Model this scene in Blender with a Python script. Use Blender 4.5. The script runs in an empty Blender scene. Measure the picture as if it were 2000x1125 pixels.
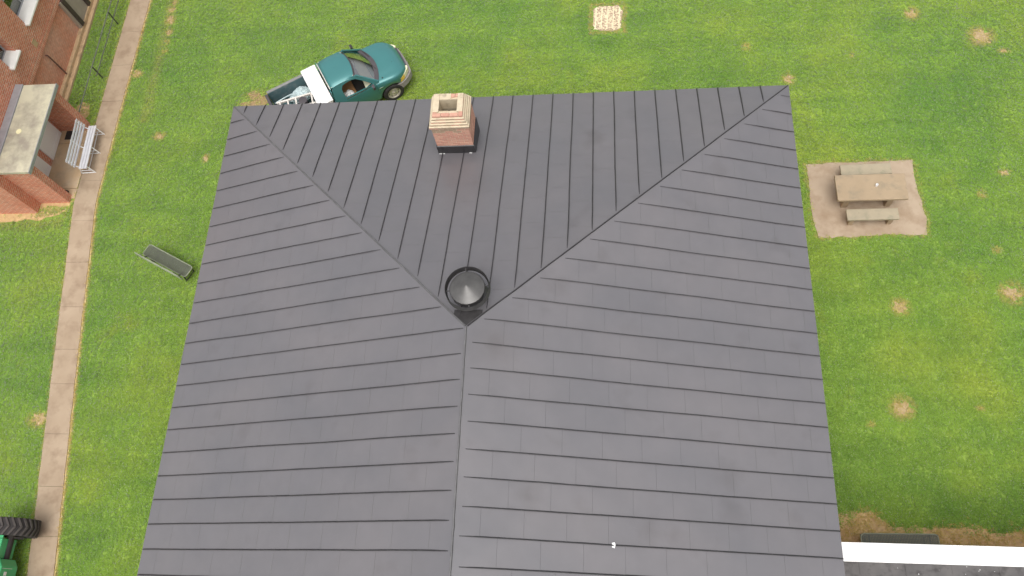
import bpy, bmesh, math, random
import numpy as np
from mathutils import Matrix, Vector
from mathutils import noise as mnoise
R = math.radians
scene = bpy.context.scene
COL = scene.collection
random.seed(11)
rng = np.random.default_rng(5)

# ------------------------------------------------------------------ camera
CAM_H = 22.0
PITCH, ROLL, YAW = 1.1594, -0.2919, 0.3072
FPX = 1543.7                                   # focal length for a 2000 px wide frame


def camera_axes():
    right = Vector((math.cos(YAW), math.sin(YAW), 0)); f0 = Vector((-math.sin(YAW), math.cos(YAW), 0)); u0 = Vector((0, 0, 1))
    fwd = f0 * math.cos(PITCH) - u0 * math.sin(PITCH)
    up = f0 * math.sin(PITCH) + u0 * math.cos(PITCH)
    return right * math.cos(ROLL) + up * math.sin(ROLL), up * math.cos(ROLL) - right * math.sin(ROLL), fwd


cr, cu, cf = camera_axes()
cam_data = bpy.data.cameras.new('camera'); cam = bpy.data.objects.new('camera', cam_data); COL.objects.link(cam)
cam.matrix_world = Matrix(((cr.x, cu.x, -cf.x, 0), (cr.y, cu.y, -cf.y, 0), (cr.z, cu.z, -cf.z, CAM_H), (0, 0, 0, 1)))
cam_data.sensor_width = 36.0
cam_data.lens = 36.0 * FPX / 2000.0
cam_data.clip_end = 600
scene.camera = cam

# ------------------------------------------------------------------ light: bright overcast
SUN_EL, SUN_AZ = R(70), R(178)                  # azimuth measured from +Y towards +X
world = bpy.data.worlds.new('World'); scene.world = world; world.use_nodes = True
wn = world.node_tree.nodes; wl = world.node_tree.links
for n in list(wn): wn.remove(n)
sky = wn.new('ShaderNodeTexSky'); sky.sky_type = 'NISHITA'; sky.sun_disc = False
sky.sun_elevation = SUN_EL; sky.sun_rotation = SUN_AZ; sky.air_density = 1.0; sky.dust_density = 6.0; sky.ozone_density = 1.0
hs = wn.new('ShaderNodeHueSaturation'); hs.inputs['Saturation'].default_value = 0.22
bg = wn.new('ShaderNodeBackground'); bg.inputs['Strength'].default_value = 0.15
wo = wn.new('ShaderNodeOutputWorld')
wl.new(sky.outputs[0], hs.inputs['Color']); wl.new(hs.outputs[0], bg.inputs['Color']); wl.new(bg.outputs[0], wo.inputs['Surface'])
sd = bpy.data.lights.new('sun', 'SUN'); sd.energy = 0.8; sd.angle = R(55); sd.color = (1.0, 0.96, 0.9)
sun = bpy.data.objects.new('sun', sd); COL.objects.link(sun)
sdir = Vector((math.sin(SUN_AZ) * math.cos(SUN_EL), math.cos(SUN_AZ) * math.cos(SUN_EL), math.sin(SUN_EL)))
sun.rotation_euler = sdir.to_track_quat('Z', 'Y').to_euler(); sun.location = (20, 10, 40)
vs = scene.view_settings
vs.view_transform = 'Standard'; vs.look = 'None'; vs.gamma = 1.0; vs.use_curve_mapping = False
vs.exposure = 0.35


# ------------------------------------------------------------------ materials
def srgb(r, g, b):
    return tuple(((c / 255) / 12.92 if c / 255 <= 0.04045 else ((c / 255 + 0.055) / 1.055) ** 2.4) for c in (r, g, b))


class NT:
    def __init__(self, name):
        self.m = bpy.data.materials.new(name); self.m.use_nodes = True
        self.t = self.m.node_tree; self.n = self.t.nodes; self.l = self.t.links
        self.p = self.n['Principled BSDF']; self.out = self.n['Material Output']

    def new(self, kind, **kw):
        nd = self.n.new(kind)
        for k, v in kw.items():
            if k in nd.inputs: nd.inputs[k].default_value = v
            else: setattr(nd, k, v)
        return nd

    def link(self, a, b): self.l.new(a, b)

    def coords(self, world_space=False):
        if world_space: return self.new('ShaderNodeNewGeometry').outputs['Position']
        return self.new('ShaderNodeTexCoord').outputs['Object']

    def noise(self, vec, scale, detail=3, rough=0.55):
        nd = self.new('ShaderNodeTexNoise'); nd.inputs['Scale'].default_value = scale; nd.inputs['Detail'].default_value = detail
        nd.inputs['Roughness'].default_value = rough
        self.link(vec, nd.inputs['Vector']); return nd.outputs['Fac']

    def ramp(self, fac, stops):
        nd = self.new('ShaderNodeValToRGB'); e = nd.color_ramp.elements
        while len(e) < len(stops): e.new(0.5)
        for i, (p, c) in enumerate(stops):
            e[i].position = p; e[i].color = (*c, 1) if len(c) == 3 else c
        self.link(fac, nd.inputs['Fac']); return nd.outputs['Color']

    def mix(self, fac, a, b, blend='MIX'):
        nd = self.new('ShaderNodeMix', data_type='RGBA', blend_type=blend)
        for s, v in ((0, fac), (6, a), (7, b)):
            if hasattr(v, 'links') or isinstance(v, bpy.types.NodeSocket): self.link(v, nd.inputs[s])
            elif s == 0: nd.inputs[s].default_value = v
            else: nd.inputs[s].default_value = (*v, 1)
        return nd.outputs[2]

    def math(self, op, a, b=None):
        nd = self.new('ShaderNodeMath', operation=op)
        for i, v in enumerate((a, b)):
            if v is None: continue
            if isinstance(v, bpy.types.NodeSocket): self.link(v, nd.inputs[i])
            else: nd.inputs[i].default_value = v
        return nd.outputs[0]

    def bump(self, h, strength=0.3, dist=0.01):
        nd = self.new('ShaderNodeBump'); nd.inputs['Strength'].default_value = strength; nd.inputs['Distance'].default_value = dist
        self.link(h, nd.inputs['Height']); self.link(nd.outputs[0], self.p.inputs['Normal'])

    def set(self, **kw):
        for k, v in kw.items():
            k = k.replace('_', ' ')
            if isinstance(v, bpy.types.NodeSocket): self.link(v, self.p.inputs[k])
            else: self.p.inputs[k].default_value = (*v, 1) if isinstance(v, tuple) and len(v) == 3 else v


def mk(name, c1, c2=None, scale=6, rough=0.6, metal=0.0, bump=0.0, bscale=40, bdist=0.005, spots=None, world_space=False, coat=0.0, spec=0.5):
    t = NT(name)
    v = t.coords(world_space)
    if c2 is None: c2 = tuple(c * 0.8 for c in c1)
    col = t.ramp(t.noise(v, scale, 4), [(0.3, c1), (0.7, c2)])
    if spots:
        sc, sp, lo, hi = spots
        col = t.mix(t.ramp(t.noise(v, sc, 5, 0.65), [(lo, (0, 0, 0)), (hi, (1, 1, 1))]), col, sp)
    t.set(Base_Color=col, Roughness=rough, Metallic=metal, Coat_Weight=coat, Specular_IOR_Level=spec)
    if bump: t.bump(t.noise(v, bscale, 4), bump, bdist)
    return t.m


def brick_mat(name, bw, rh, mortar, c1, c2, cm, offset=0.5, stain=None, local=False):
    t = NT(name)
    g = t.new('ShaderNodeNewGeometry')
    pos = t.new('ShaderNodeTexCoord').outputs['Object'] if local else g.outputs['Position']
    sp = t.new('ShaderNodeSeparateXYZ'); t.link(pos, sp.inputs[0])
    sn = t.new('ShaderNodeSeparateXYZ'); t.link(g.outputs['Normal'], sn.inputs[0])
    isx = t.math('GREATER_THAN', t.math('ABSOLUTE', sn.outputs[0]), 0.6)
    isz = t.math('GREATER_THAN', t.math('ABSOLUTE', sn.outputs[2]), 0.6)
    mu = t.new('ShaderNodeMix', data_type='FLOAT'); t.link(isx, mu.inputs[0]); t.link(sp.outputs[0], mu.inputs[2]); t.link(sp.outputs[1], mu.inputs[3])
    mv = t.new('ShaderNodeMix', data_type='FLOAT'); t.link(isz, mv.inputs[0]); t.link(sp.outputs[2], mv.inputs[2]); t.link(sp.outputs[1], mv.inputs[3])
    cb = t.new('ShaderNodeCombineXYZ'); t.link(mu.outputs[0], cb.inputs[0]); t.link(mv.outputs[0], cb.inputs[1])
    b = t.new('ShaderNodeTexBrick', offset=offset)
    b.inputs['Scale'].default_value = 1.0; b.inputs['Brick Width'].default_value = bw; b.inputs['Row Height'].default_value = rh
    b.inputs['Mortar Size'].default_value = mortar; b.inputs['Mortar Smooth'].default_value = 0.2; b.inputs['Bias'].default_value = -0.1
    b.inputs['Color1'].default_value = (*c1, 1); b.inputs['Color2'].default_value = (*c2, 1); b.inputs['Mortar'].default_value = (*cm, 1)
    t.link(cb.outputs[0], b.inputs['Vector'])
    col = t.mix(t.ramp(t.noise(pos, 1.3, 5), [(0.35, (0, 0, 0)), (0.75, (0.55, 0.55, 0.55))]), b.outputs['Color'], stain or c1)
    col = t.mix(1.0, col, t.ramp(t.noise(pos, 9, 4), [(0.3, (0.82, 0.82, 0.82)), (0.7, (1.1, 1.1, 1.1))]), 'MULTIPLY')
    t.set(Base_Color=col, Roughness=0.88)
    inv = t.math('SUBTRACT', 1.0, b.outputs['Fac'])
    t.bump(inv, 0.6, 0.01)
    return t.m


def glass_mat(name, tint, refl=0.12):
    t = NT(name)
    tr = t.new('ShaderNodeBsdfTransparent'); tr.inputs[0].default_value = (*tint, 1)
    gl = t.new('ShaderNodeBsdfGlossy'); gl.inputs['Roughness'].default_value = 0.03
    lw = t.new('ShaderNodeLayerWeight'); lw.inputs['Blend'].default_value = 0.35
    f = t.math('ADD', t.math('MULTIPLY', lw.outputs['Fresnel'], 0.7), refl)
    mx = t.new('ShaderNodeMixShader'); t.link(f, mx.inputs[0]); t.link(tr.outputs[0], mx.inputs[1]); t.link(gl.outputs[0], mx.inputs[2])
    t.link(mx.outputs[0], t.out.inputs['Surface'])
    return t.m


M = {}
# lawn colour shared by ground and tufts (world position)
def lawn_color(t):
    p = t.new('ShaderNodeNewGeometry').outputs['Position']
    a = t.noise(p, 0.23, 4, 0.6)
    b = t.noise(p, 0.9, 5, 0.6)
    c = t.noise(p, 0.55, 4, 0.6)
    col = t.ramp(a, [(0.30, (0.205, 0.385, 0.070)), (0.5, (0.285, 0.450, 0.076)), (0.70, (0.375, 0.490, 0.076))])
    col = t.mix(1.0, col, t.ramp(b, [(0.25, (0.85, 0.88, 0.90)), (0.5, (1, 1, 1)), (0.78, (1.10, 1.07, 1.06))]), 'MULTIPLY')
    mp = t.new('ShaderNodeMapping'); mp.inputs['Rotation'].default_value = (0, 0, R(-38)); mp.inputs['Scale'].default_value = (0.22, 1.9, 1); t.link(p, mp.inputs['Vector'])
    col = t.mix(1.0, col, t.ramp(t.noise(mp.outputs[0], 1.0, 3, 0.5), [(0.3, (0.90, 0.92, 0.92)), (0.7, (1.09, 1.07, 1.06))]), 'MULTIPLY')
    fine = t.noise(p, 4.0, 4, 0.6)
    col = t.mix(1.0, col, t.ramp(fine, [(0.28, (0.88, 0.90, 0.88)), (0.5, (1, 1, 1)), (0.75, (1.06, 1.05, 1.08))]), 'MULTIPLY')
    col = t.mix(t.ramp(c, [(0.62, (0, 0, 0)), (0.8, (0.35, 0.35, 0.35))]), col, (0.50, 0.42, 0.07))
    return col, p


t = NT('lawn_soil'); lc, lp = lawn_color(t)
col = t.mix(t.ramp(t.noise(lp, 14, 5, 0.7), [(0.3, (0.45, 0.45, 0.45)), (0.7, (0.7, 0.7, 0.7))]), (0.15, 0.19, 0.05), lc)
t.set(Base_Color=col, Roughness=0.95, Specular_IOR_Level=0.15); t.bump(t.noise(lp, 30, 5, 0.7), 0.8, 0.03); M['lawn'] = t.m

t = NT('grass_blades'); lc, lp = lawn_color(t)
oi = t.new('ShaderNodeObjectInfo')
dry = t.new('ShaderNodeAttribute', attribute_type='INSTANCER', attribute_name='dry')
rv = t.ramp(oi.outputs['Random'], [(0, (0.90, 0.91, 0.90)), (0.55, (1.0, 1.0, 1.0)), (0.96, (1.08, 1.07, 1.09)), (1.0, (1.45, 1.3, 1.5))])
col = t.mix(1.0, lc, rv, 'MULTIPLY')
col = t.mix(dry.outputs['Fac'], col, (0.62, 0.47, 0.17))
df = t.new('ShaderNodeBsdfDiffuse'); tl = t.new('ShaderNodeBsdfTranslucent'); t.link(col, df.inputs[0]); t.link(col, tl.inputs[0])
ms = t.new('ShaderNodeMixShader'); ms.inputs[0].default_value = 0.35; t.link(df.outputs[0], ms.inputs[1]); t.link(tl.outputs[0], ms.inputs[2])
gs = t.new('ShaderNodeBsdfGlossy'); gs.inputs['Roughness'].default_value = 0.6
fr = t.new('ShaderNodeFresnel'); fr.inputs[0].default_value = 1.15
m2 = t.new('ShaderNodeMixShader'); t.link(fr.outputs[0], m2.inputs[0]); t.link(ms.outputs[0], m2.inputs[1]); t.link(gs.outputs[0], m2.inputs[2])
t.link(m2.outputs[0], t.out.inputs['Surface']); M['grass'] = t.m


def roof_mat(name, c, rough, warm):
    t = NT(name)
    p = t.new('ShaderNodeNewGeometry').outputs['Position']
    tone = t.new('ShaderNodeAttribute', attribute_name='tone')
    oi = t.new('ShaderNodeObjectInfo')
    n1 = t.noise(p, 0.6, 2, 0.5); n2 = t.noise(p, 3.2, 2, 0.5); n3 = t.noise(p, 60, 3, 0.6)
    col = t.mix(t.ramp(n1, [(0.3, (0, 0, 0)), (0.7, (1, 1, 1))]), tuple(x * 0.93 for x in c), tuple(x * y for x, y in zip(c, warm)))
    col = t.mix(1.0, col, t.ramp(n2, [(0.25, (0.96, 0.96, 0.96)), (0.75, (1.03, 1.03, 1.03))]), 'MULTIPLY')
    col = t.mix(1.0, col, t.ramp(n3, [(0.3, (0.995, 0.995, 0.995)), (0.7, (1.005, 1.005, 1.005))]), 'MULTIPLY')
    stain = t.ramp(t.noise(p, 1.15, 3, 0.5), [(0.62, (1, 1, 1)), (0.82, (0.82, 0.805, 0.795))])
    col = t.mix(1.0, col, stain, 'MULTIPLY')
    wp = t.new('ShaderNodeVectorMath', operation='ADD'); t.link(p, wp.inputs[0])
    wob_ = t.new('ShaderNodeTexNoise'); wob_.inputs['Scale'].default_value = 3.0; t.link(p, wob_.inputs['Vector'])
    wsc = t.new('ShaderNodeVectorMath', operation='SCALE'); wsc.inputs['Scale'].default_value = 0.5; t.link(wob_.outputs['Color'], wsc.inputs[0]); t.link(wsc.outputs[0], wp.inputs[1])
    for c_, r_ in (((2.46, 2.81, 4.99), 0.42), ((2.44, 2.06, 5.0), 0.4), ((0.76, 1.59, 5.58), 0.36), ((-1.57, 2.19, 6.39), 0.4), ((-2.35, 5.17, 6.66), 0.85)):                     # old scuffs and grime on the right slope
        dn = t.new('ShaderNodeVectorMath', operation='DISTANCE'); t.link(wp.outputs[0], dn.inputs[0]); dn.inputs[1].default_value = (c_[0] + .25, c_[1] + .25, c_[2] + .25)
        col = t.mix(1.0, col, t.ramp(t.math('DIVIDE', dn.outputs['Value'], r_), [(0.10, (0.85, 0.84, 0.83)), (1.0, (1, 1, 1))]), 'MULTIPLY')
    col = t.mix(1.0, col, t.ramp(oi.outputs['Random'], [(0, (0.98, 0.98, 0.98)), (1, (1.02, 1.02, 1.02))]), 'MULTIPLY')
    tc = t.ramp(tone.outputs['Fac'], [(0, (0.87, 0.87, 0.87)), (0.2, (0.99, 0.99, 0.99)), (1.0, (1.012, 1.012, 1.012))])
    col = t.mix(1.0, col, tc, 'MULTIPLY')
    t.set(Base_Color=col, Roughness=t.ramp(n1, [(0.2, (rough - .05,) * 3), (0.8, (rough + .08,) * 3)]), Specular_IOR_Level=0.95)
    h = t.noise(p, 1.7, 1.5, 0.45)
    t.bump(h, 0.45, 0.02)
    return t.m


M['roof'] = roof_mat('coated_metal_roof', (0.143, 0.138, 0.148), 0.335, (1.05, 1.02, 1.0))
M['seam'] = mk('seam_shade_dark', (0.032, 0.030, 0.032), (0.05, 0.047, 0.05), 8, 0.5)  # shade on the seams' upright sides is put into this near-black
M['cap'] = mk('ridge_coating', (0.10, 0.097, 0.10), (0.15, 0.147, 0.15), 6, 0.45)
M['blackflash'] = mk('black_flashing', (0.018, 0.017, 0.019), (0.03, 0.028, 0.03), 8, 0.35, bump=.3, bscale=15)
M['ventmetal'] = mk('vent_painted_metal', (0.075, 0.072, 0.070), (0.105, 0.102, 0.098), 5, 0.32, metal=0.15, bump=.1, bscale=8)
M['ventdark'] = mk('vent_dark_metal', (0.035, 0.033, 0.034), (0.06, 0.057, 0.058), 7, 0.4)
M['brick'] = mk('chimney_brick', (0.47, 0.225, 0.165), (0.55, 0.31, 0.235), 5, 0.9, bump=.4, bscale=60, spots=(9, (0.55, 0.42, 0.30), 0.66, 0.8))
M['brick2'] = mk('chimney_brick_pale', (0.52, 0.26, 0.19), (0.58, 0.35, 0.26), 5, 0.9, bump=.4, bscale=60, spots=(9, (0.60, 0.48, 0.36), 0.62, 0.8))
M['brick3'] = mk('chimney_brick_stained', (0.36, 0.25, 0.17), (0.46, 0.33, 0.23), 6, 0.92, bump=.4, bscale=60, spots=(7, (0.13, 0.10, 0.08), 0.52, 0.7))
M['mortar'] = mk('cream_mortar', (0.62, 0.53, 0.38), (0.52, 0.43, 0.30), 9, 0.95, bump=.6, bscale=40, spots=(5, (0.30, 0.24, 0.17), 0.55, 0.75))
M['flue'] = mk('sooty_flue', (0.45, 0.40, 0.30), (0.30, 0.24, 0.17), 4, 0.95, spots=(5, (0.07, 0.045, 0.035), 0.5, 0.62))
M['wall'] = brick_mat('red_brick_wall', 0.215, 0.078, 0.011, (0.56, 0.175, 0.098), (0.66, 0.25, 0.145), (0.64, 0.50, 0.39))
M['wall_low'] = brick_mat('weathered_brick_wall', 0.215, 0.078, 0.007, (0.56, 0.20, 0.11), (0.62, 0.25, 0.15), (0.60, 0.37, 0.25), stain=(0.60, 0.42, 0.33))
M['soldier'] = brick_mat('soldier_course_brick', 0.078, 0.24, 0.012, (0.56, 0.18, 0.10), (0.66, 0.26, 0.15), (0.64, 0.50, 0.39), offset=0.0)
M['concrete'] = mk('tan_concrete', (0.345, 0.26, 0.177), (0.415, 0.322, 0.226), 1.1, 0.9, bump=.35, bscale=55, spots=(2.1, (0.265, 0.19, 0.126), 0.48, 0.72), world_space=True)
M['apron'] = mk('stained_concrete', (0.62, 0.49, 0.34), (0.58, 0.40, 0.225), 1.3, 0.85, bump=.3, bscale=50, spots=(2.3, (0.47, 0.36, 0.25), 0.48, 0.7), world_space=True)
M['pad'] = mk('picnic_pad_concrete', (0.375, 0.288, 0.203), (0.43, 0.338, 0.243), 1.6, 0.9, bump=.4, bscale=60, spots=(1.9, (0.30, 0.215, 0.14), 0.45, 0.72), world_space=True)
M['table'] = mk('weathered_concrete_table', (0.39, 0.295, 0.19), (0.33, 0.25, 0.16), 2.2, 0.85, bump=.35, bscale=60, spots=(3.5, (0.27, 0.22, 0.15), 0.5, 0.72))
M['seatcon'] = mk('mossy_concrete_seat', (0.39, 0.33, 0.23), (0.32, 0.28, 0.20), 3.5, 0.85, bump=.35, bscale=60, spots=(4, (0.25, 0.24, 0.16), 0.52, 0.72))
M['soil'] = mk('bare_tan_soil', (0.44, 0.325, 0.175), (0.36, 0.26, 0.135), 5, 0.95, bump=.8, bscale=30, bdist=.02, spots=(18, (0.55, 0.44, 0.28), 0.55, 0.7), world_space=True)
M['strawsoil'] = mk('straw_soil', (0.62, 0.50, 0.26), (0.52, 0.40, 0.20), 5, 0.95, bump=.8, bscale=30, bdist=.02, world_space=True)
M['mulch2'] = mk('dark_litter', (0.27, 0.175, 0.09), (0.36, 0.25, 0.125), 7, 0.95, bump=.9, bscale=35, bdist=.03, spots=(20, (0.50, 0.38, 0.20), 0.55, 0.68), world_space=True)
M['mulch'] = mk('brown_litter', (0.46, 0.30, 0.15), (0.62, 0.45, 0.22), 7, 0.95, bump=.9, bscale=35, bdist=.03, spots=(22, (0.56, 0.42, 0.21), 0.55, 0.68), world_space=True)
M['gravel'] = mk('pale_gravel', (0.56, 0.45, 0.32), (0.40, 0.28, 0.19), 8, 0.95, bump=.9, bscale=60, bdist=.02, spots=(28, (0.33, 0.23, 0.17), 0.5, 0.6), world_space=True)
M['straw'] = mk('cream_strip', (0.82, 0.74, 0.52), (0.70, 0.60, 0.40), 12, 0.9, bump=.5, bscale=40, world_space=True)
M['cream_slab'] = mk('weathered_cream_slab', (0.60, 0.57, 0.42), (0.52, 0.50, 0.36), 1.8, 0.6, spots=(1.1, (0.32, 0.29, 0.23), 0.44, 0.66))
M['greymetal'] = mk('grey_metal', (0.34, 0.35, 0.37), (0.42, 0.43, 0.45), 5, 0.45, metal=0.3)
M['white'] = mk('white_paint', (0.80, 0.80, 0.78), (0.74, 0.74, 0.73), 3, 0.5)
M['whitemetal'] = mk('white_bench_metal', (0.62, 0.62, 0.65), (0.72, 0.72, 0.74), 5, 0.4, metal=0.25)
M['coping'] = mk('white_metal_coping', (0.90, 0.90, 0.88), (0.86, 0.86, 0.84), 2, 0.35)
M['door'] = mk('pale_grey_door', (0.80, 0.79, 0.77), (0.84, 0.83, 0.81), 2, 0.45)
M['sill'] = mk('white_sill', (0.82, 0.81, 0.76), (0.76, 0.75, 0.70), 5, 0.6, spots=(14, (0.45, 0.42, 0.36), 0.68, 0.76))
M['ledge'] = mk('tan_ledge', (0.52, 0.36, 0.20), (0.46, 0.32, 0.18), 2.5, 0.85, spots=(4, (0.31, 0.215, 0.125), 0.5, 0.7))
M['brown'] = mk('dark_brown_metal', (0.045, 0.028, 0.026), (0.065, 0.045, 0.04), 5, 0.5)
M['taupe'] = mk('taupe_panel', (0.30, 0.25, 0.20), (0.36, 0.30, 0.24), 3, 0.6)
M['rail'] = mk('dark_green_grey_rail', (0.10, 0.115, 0.085), (0.15, 0.16, 0.12), 9, 0.6)
M['railpost'] = mk('black_rail_post', (0.025, 0.027, 0.024), (0.04, 0.042, 0.038), 9, 0.5)
M['rust'] = mk('rusty_pipe', (0.10, 0.045, 0.035), (0.14, 0.065, 0.045), 9, 0.8)
M['mesh'] = mk('green_coated_mesh', (0.085, 0.097, 0.068), (0.11, 0.122, 0.088), 8, 0.5)
M['meshedge'] = mk('pale_green_edge', (0.30, 0.33, 0.23), (0.24, 0.27, 0.19), 8, 0.5)
M['membrane'] = mk('grey_membrane_roof', (0.085, 0.080, 0.080), (0.13, 0.122, 0.118), 2.5, 0.8, bump=.3, bscale=50, spots=(3.2, (0.055, 0.05, 0.05), 0.5, 0.65))
M['teal'] = mk('teal_metallic_paint', (0.062, 0.235, 0.235), (0.058, 0.22, 0.22), 1.5, 0.30, metal=0.3, coat=0.8)
M['bedliner'] = mk('teal_bed_paint', (0.07, 0.13, 0.14), (0.09, 0.15, 0.16), 6, 0.5, spots=(6, (0.19, 0.21, 0.21), 0.5, 0.7))
M['tarp'] = mk('pale_teal_plastic', (0.40, 0.50, 0.51), (0.50, 0.60, 0.60), 4, 0.25, bump=.6, bscale=12, bdist=.03)
M['trim'] = mk('dark_grey_plastic', (0.06, 0.052, 0.058), (0.08, 0.072, 0.078), 6, 0.6)
M['railcap'] = mk('grey_rail_cap', (0.20, 0.20, 0.195), (0.25, 0.25, 0.24), 6, 0.5)
M['rubber'] = mk('black_rubber', (0.022, 0.020, 0.020), (0.04, 0.037, 0.036), 9, 0.75, bump=.3, bscale=60)
M['tread'] = mk('dusty_tread_rubber', (0.055, 0.047, 0.044), (0.085, 0.073, 0.066), 7, 0.85, bump=.4, bscale=50)
M['treadlow'] = mk('tyre_carcass', (0.022, 0.019, 0.019), (0.035, 0.030, 0.028), 7, 0.85)
M['steel'] = mk('silver_wheel', (0.62, 0.58, 0.50), (0.52, 0.49, 0.42), 6, 0.35, metal=0.5)
M['chrome'] = mk('chrome', (0.75, 0.75, 0.74), (0.7, 0.7, 0.7), 6, 0.15, metal=1.0)
M['lamp'] = mk('headlamp_lens', (0.80, 0.76, 0.55), (0.72, 0.66, 0.42), 10, 0.12)
M['amber'] = mk('amber_lens', (0.85, 0.60, 0.12), (0.80, 0.52, 0.08), 10, 0.15)
M['bumper'] = mk('grey_bumper', (0.27, 0.245, 0.235), (0.33, 0.30, 0.29), 6, 0.45)
M['tan'] = mk('tan_cloth', (0.32, 0.17, 0.075), (0.25, 0.13, 0.055), 8, 0.9)
M['beige'] = mk('beige_interior', (0.62, 0.62, 0.46), (0.55, 0.56, 0.42), 6, 0.7)
M['dark'] = mk('dark_interior', (0.035, 0.032, 0.03), (0.05, 0.045, 0.042), 6, 0.7)
M['cloth'] = mk('white_cloth', (0.72, 0.72, 0.70), (0.62, 0.63, 0.62), 9, 0.9)
M['boxwhite'] = mk('toolbox_white', (0.88, 0.88, 0.87), (0.85, 0.85, 0.84), 3, 0.35)
M['ladder'] = mk('ladder_aluminium', (0.80, 0.76, 0.70), (0.68, 0.64, 0.58), 9, 0.45, metal=0.2)
M['glass'] = glass_mat('truck_glass', (0.88, 0.92, 0.82), 0.45)
M['winglass'] = glass_mat('window_glass', (0.55, 0.58, 0.52), 0.12)
M['room'] = mk('dim_room', (0.14, 0.13, 0.075), (0.10, 0.095, 0.06), 1, 0.9)
M['green'] = mk('green_machine_paint', (0.055, 0.42, 0.17), (0.05, 0.37, 0.15), 3, 0.38, coat=0.2, spots=(9, (0.10, 0.36, 0.17), 0.6, 0.8))
M['yellow'] = mk('yellow_wheel_paint', (0.70, 0.48, 0.06), (0.6, 0.40, 0.05), 5, 0.5)
M['paleyellow'] = mk('pale_yellow_plastic', (0.85, 0.80, 0.50), (0.80, 0.75, 0.46), 6, 0.5)
M['paper'] = mk('white_scrap', (0.88, 0.88, 0.87), (0.84, 0.84, 0.83), 9, 0.8)


# ------------------------------------------------------------------ mesh helpers
class MB:
    def __init__(self):
        self.v = []; self.f = []; self.tone = []

    def face(self, pts, tone=0.5):
        n = len(self.v); self.v += [tuple(p) for p in pts]; self.f.append(tuple(range(n, n + len(pts)))); self.tone.append(tone)

    def grid(self, rows, closed=False, tone=0.5):
        n = len(self.v); w = len(rows[0])
        for r in rows: self.v += [tuple(p) for p in r]
        for i in range(len(rows) - 1):
            for j in range(w if closed else w - 1):
                a = n + i * w + j; b = n + i * w + (j + 1) % w
                self.f.append((a, b, b + w, a + w)); self.tone.append(tone)
        return self

    def box(self, x0, x1, y0, y1, z0, z1):
        n = len(self.v)
        self.v += [(x0, y0, z0), (x1, y0, z0), (x1, y1, z0), (x0, y1, z0), (x0, y0, z1), (x1, y0, z1), (x1, y1, z1), (x0, y1, z1)]
        for q in ((0, 3, 2, 1), (4, 5, 6, 7), (0, 1, 5, 4), (1, 2, 6, 5), (2, 3, 7, 6), (3, 0, 4, 7)):
            self.f.append(tuple(n + k for k in q)); self.tone.append(0.5)
        return self

    def bar(self, a, b, w, h, up=(0, 0, 1)):
        a = Vector(a); b = Vector(b); d = (b - a).normalized(); u = Vector(up)
        s = d.cross(u)
        if s.length < 1e-4: s = d.cross(Vector((1, 0, 0)))
        s.normalize(); u = s.cross(d).normalized(); s *= w / 2; u *= h / 2
        r0 = [a - s - u, a + s - u, a + s + u, a - s + u]; r1 = [b - s - u, b + s - u, b + s + u, b - s + u]
        n = len(self.v); self.v += [tuple(p) for p in r0 + r1]
        for q in ((3, 2, 1, 0), (4, 5, 6, 7), (0, 1, 5, 4), (1, 2, 6, 5), (2, 3, 7, 6), (3, 0, 4, 7)):
            self.f.append(tuple(n + k for k in q)); self.tone.append(0.5)
        return self

    def tube(self, pts, r, n=8, caps=True):
        pts = [Vector(p) for p in pts]; rows = []
        for i, p in enumerate(pts):
            d = (pts[min(i + 1, len(pts) - 1)] - pts[max(i - 1, 0)]).normalized()
            s = d.cross(Vector((0, 0, 1)))
            if s.length < 1e-3: s = Vector((1, 0, 0))
            s.normalize(); u = s.cross(d)
            rr = r[i] if isinstance(r, (list, tuple)) else r
            rows.append([p + s * math.cos(2 * math.pi * k / n) * rr + u * math.sin(2 * math.pi * k / n) * rr for k in range(n)])
        self.grid(rows, closed=True)
        if caps: self.face(rows[0]); self.face(rows[-1][::-1])
        return self

    def lathe(self, prof, n=32, axis='z', c=(0, 0, 0)):
        rows = []
        for r, h in prof:
            row = []
            for k in range(n):
                a = 2 * math.pi * k / n; p, q = r * math.cos(a), r * math.sin(a)
                row.append((c[0] + p, c[1] + q, c[2] + h) if axis == 'z' else (c[0] + p, c[1] + h, c[2] + q))
            rows.append(row)
        return self.grid(rows, closed=True)

    def build(self, name, mat, parent=None, smooth=False, bevel=0.0, loc=None, seg=2, weld=False, angle=40):
        me = bpy.data.meshes.new(name); me.from_pydata(self.v, [], self.f)
        at = me.attributes.new('tone', 'FLOAT', 'FACE'); at.data.foreach_set('value', self.tone)
        bm = bmesh.new(); bm.from_mesh(me)
        if weld or bevel or smooth: bmesh.ops.remove_doubles(bm, verts=bm.verts, dist=1e-5)
        bmesh.ops.recalc_face_normals(bm, faces=bm.faces)
        if bevel:
            es = [e for e in bm.edges if len(e.link_faces) == 2 and e.calc_face_angle(0) > R(30)]
            bmesh.ops.bevel(bm, geom=es, offset=bevel, segments=seg, affect='EDGES', profile=0.5)
        bm.to_mesh(me); bm.free()
        if smooth:
            for p in me.polygons: p.use_smooth = True
            me.set_sharp_from_angle(angle=R(angle))
        me.materials.append(M[mat] if isinstance(mat, str) else mat)
        o = bpy.data.objects.new(name, me); COL.objects.link(o)
        if parent: o.parent = parent
        if loc: o.location = loc
        return o


def instance(name, me, parent, loc, rot=(0, 0, 0), scale=(1, 1, 1)):
    o = bpy.data.objects.new(name, me); COL.objects.link(o); o.parent = parent
    o.location = loc; o.rotation_euler = rot; o.scale = scale
    return o


def thing(name, label, cat, loc=(0, 0, 0), rz=0, group=None):
    o = bpy.data.objects.new(name, None); COL.objects.link(o); o.location = loc; o.rotation_euler = (0, 0, rz)
    o.empty_display_size = 0.2
    return tag(o, label, cat, group)


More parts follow.
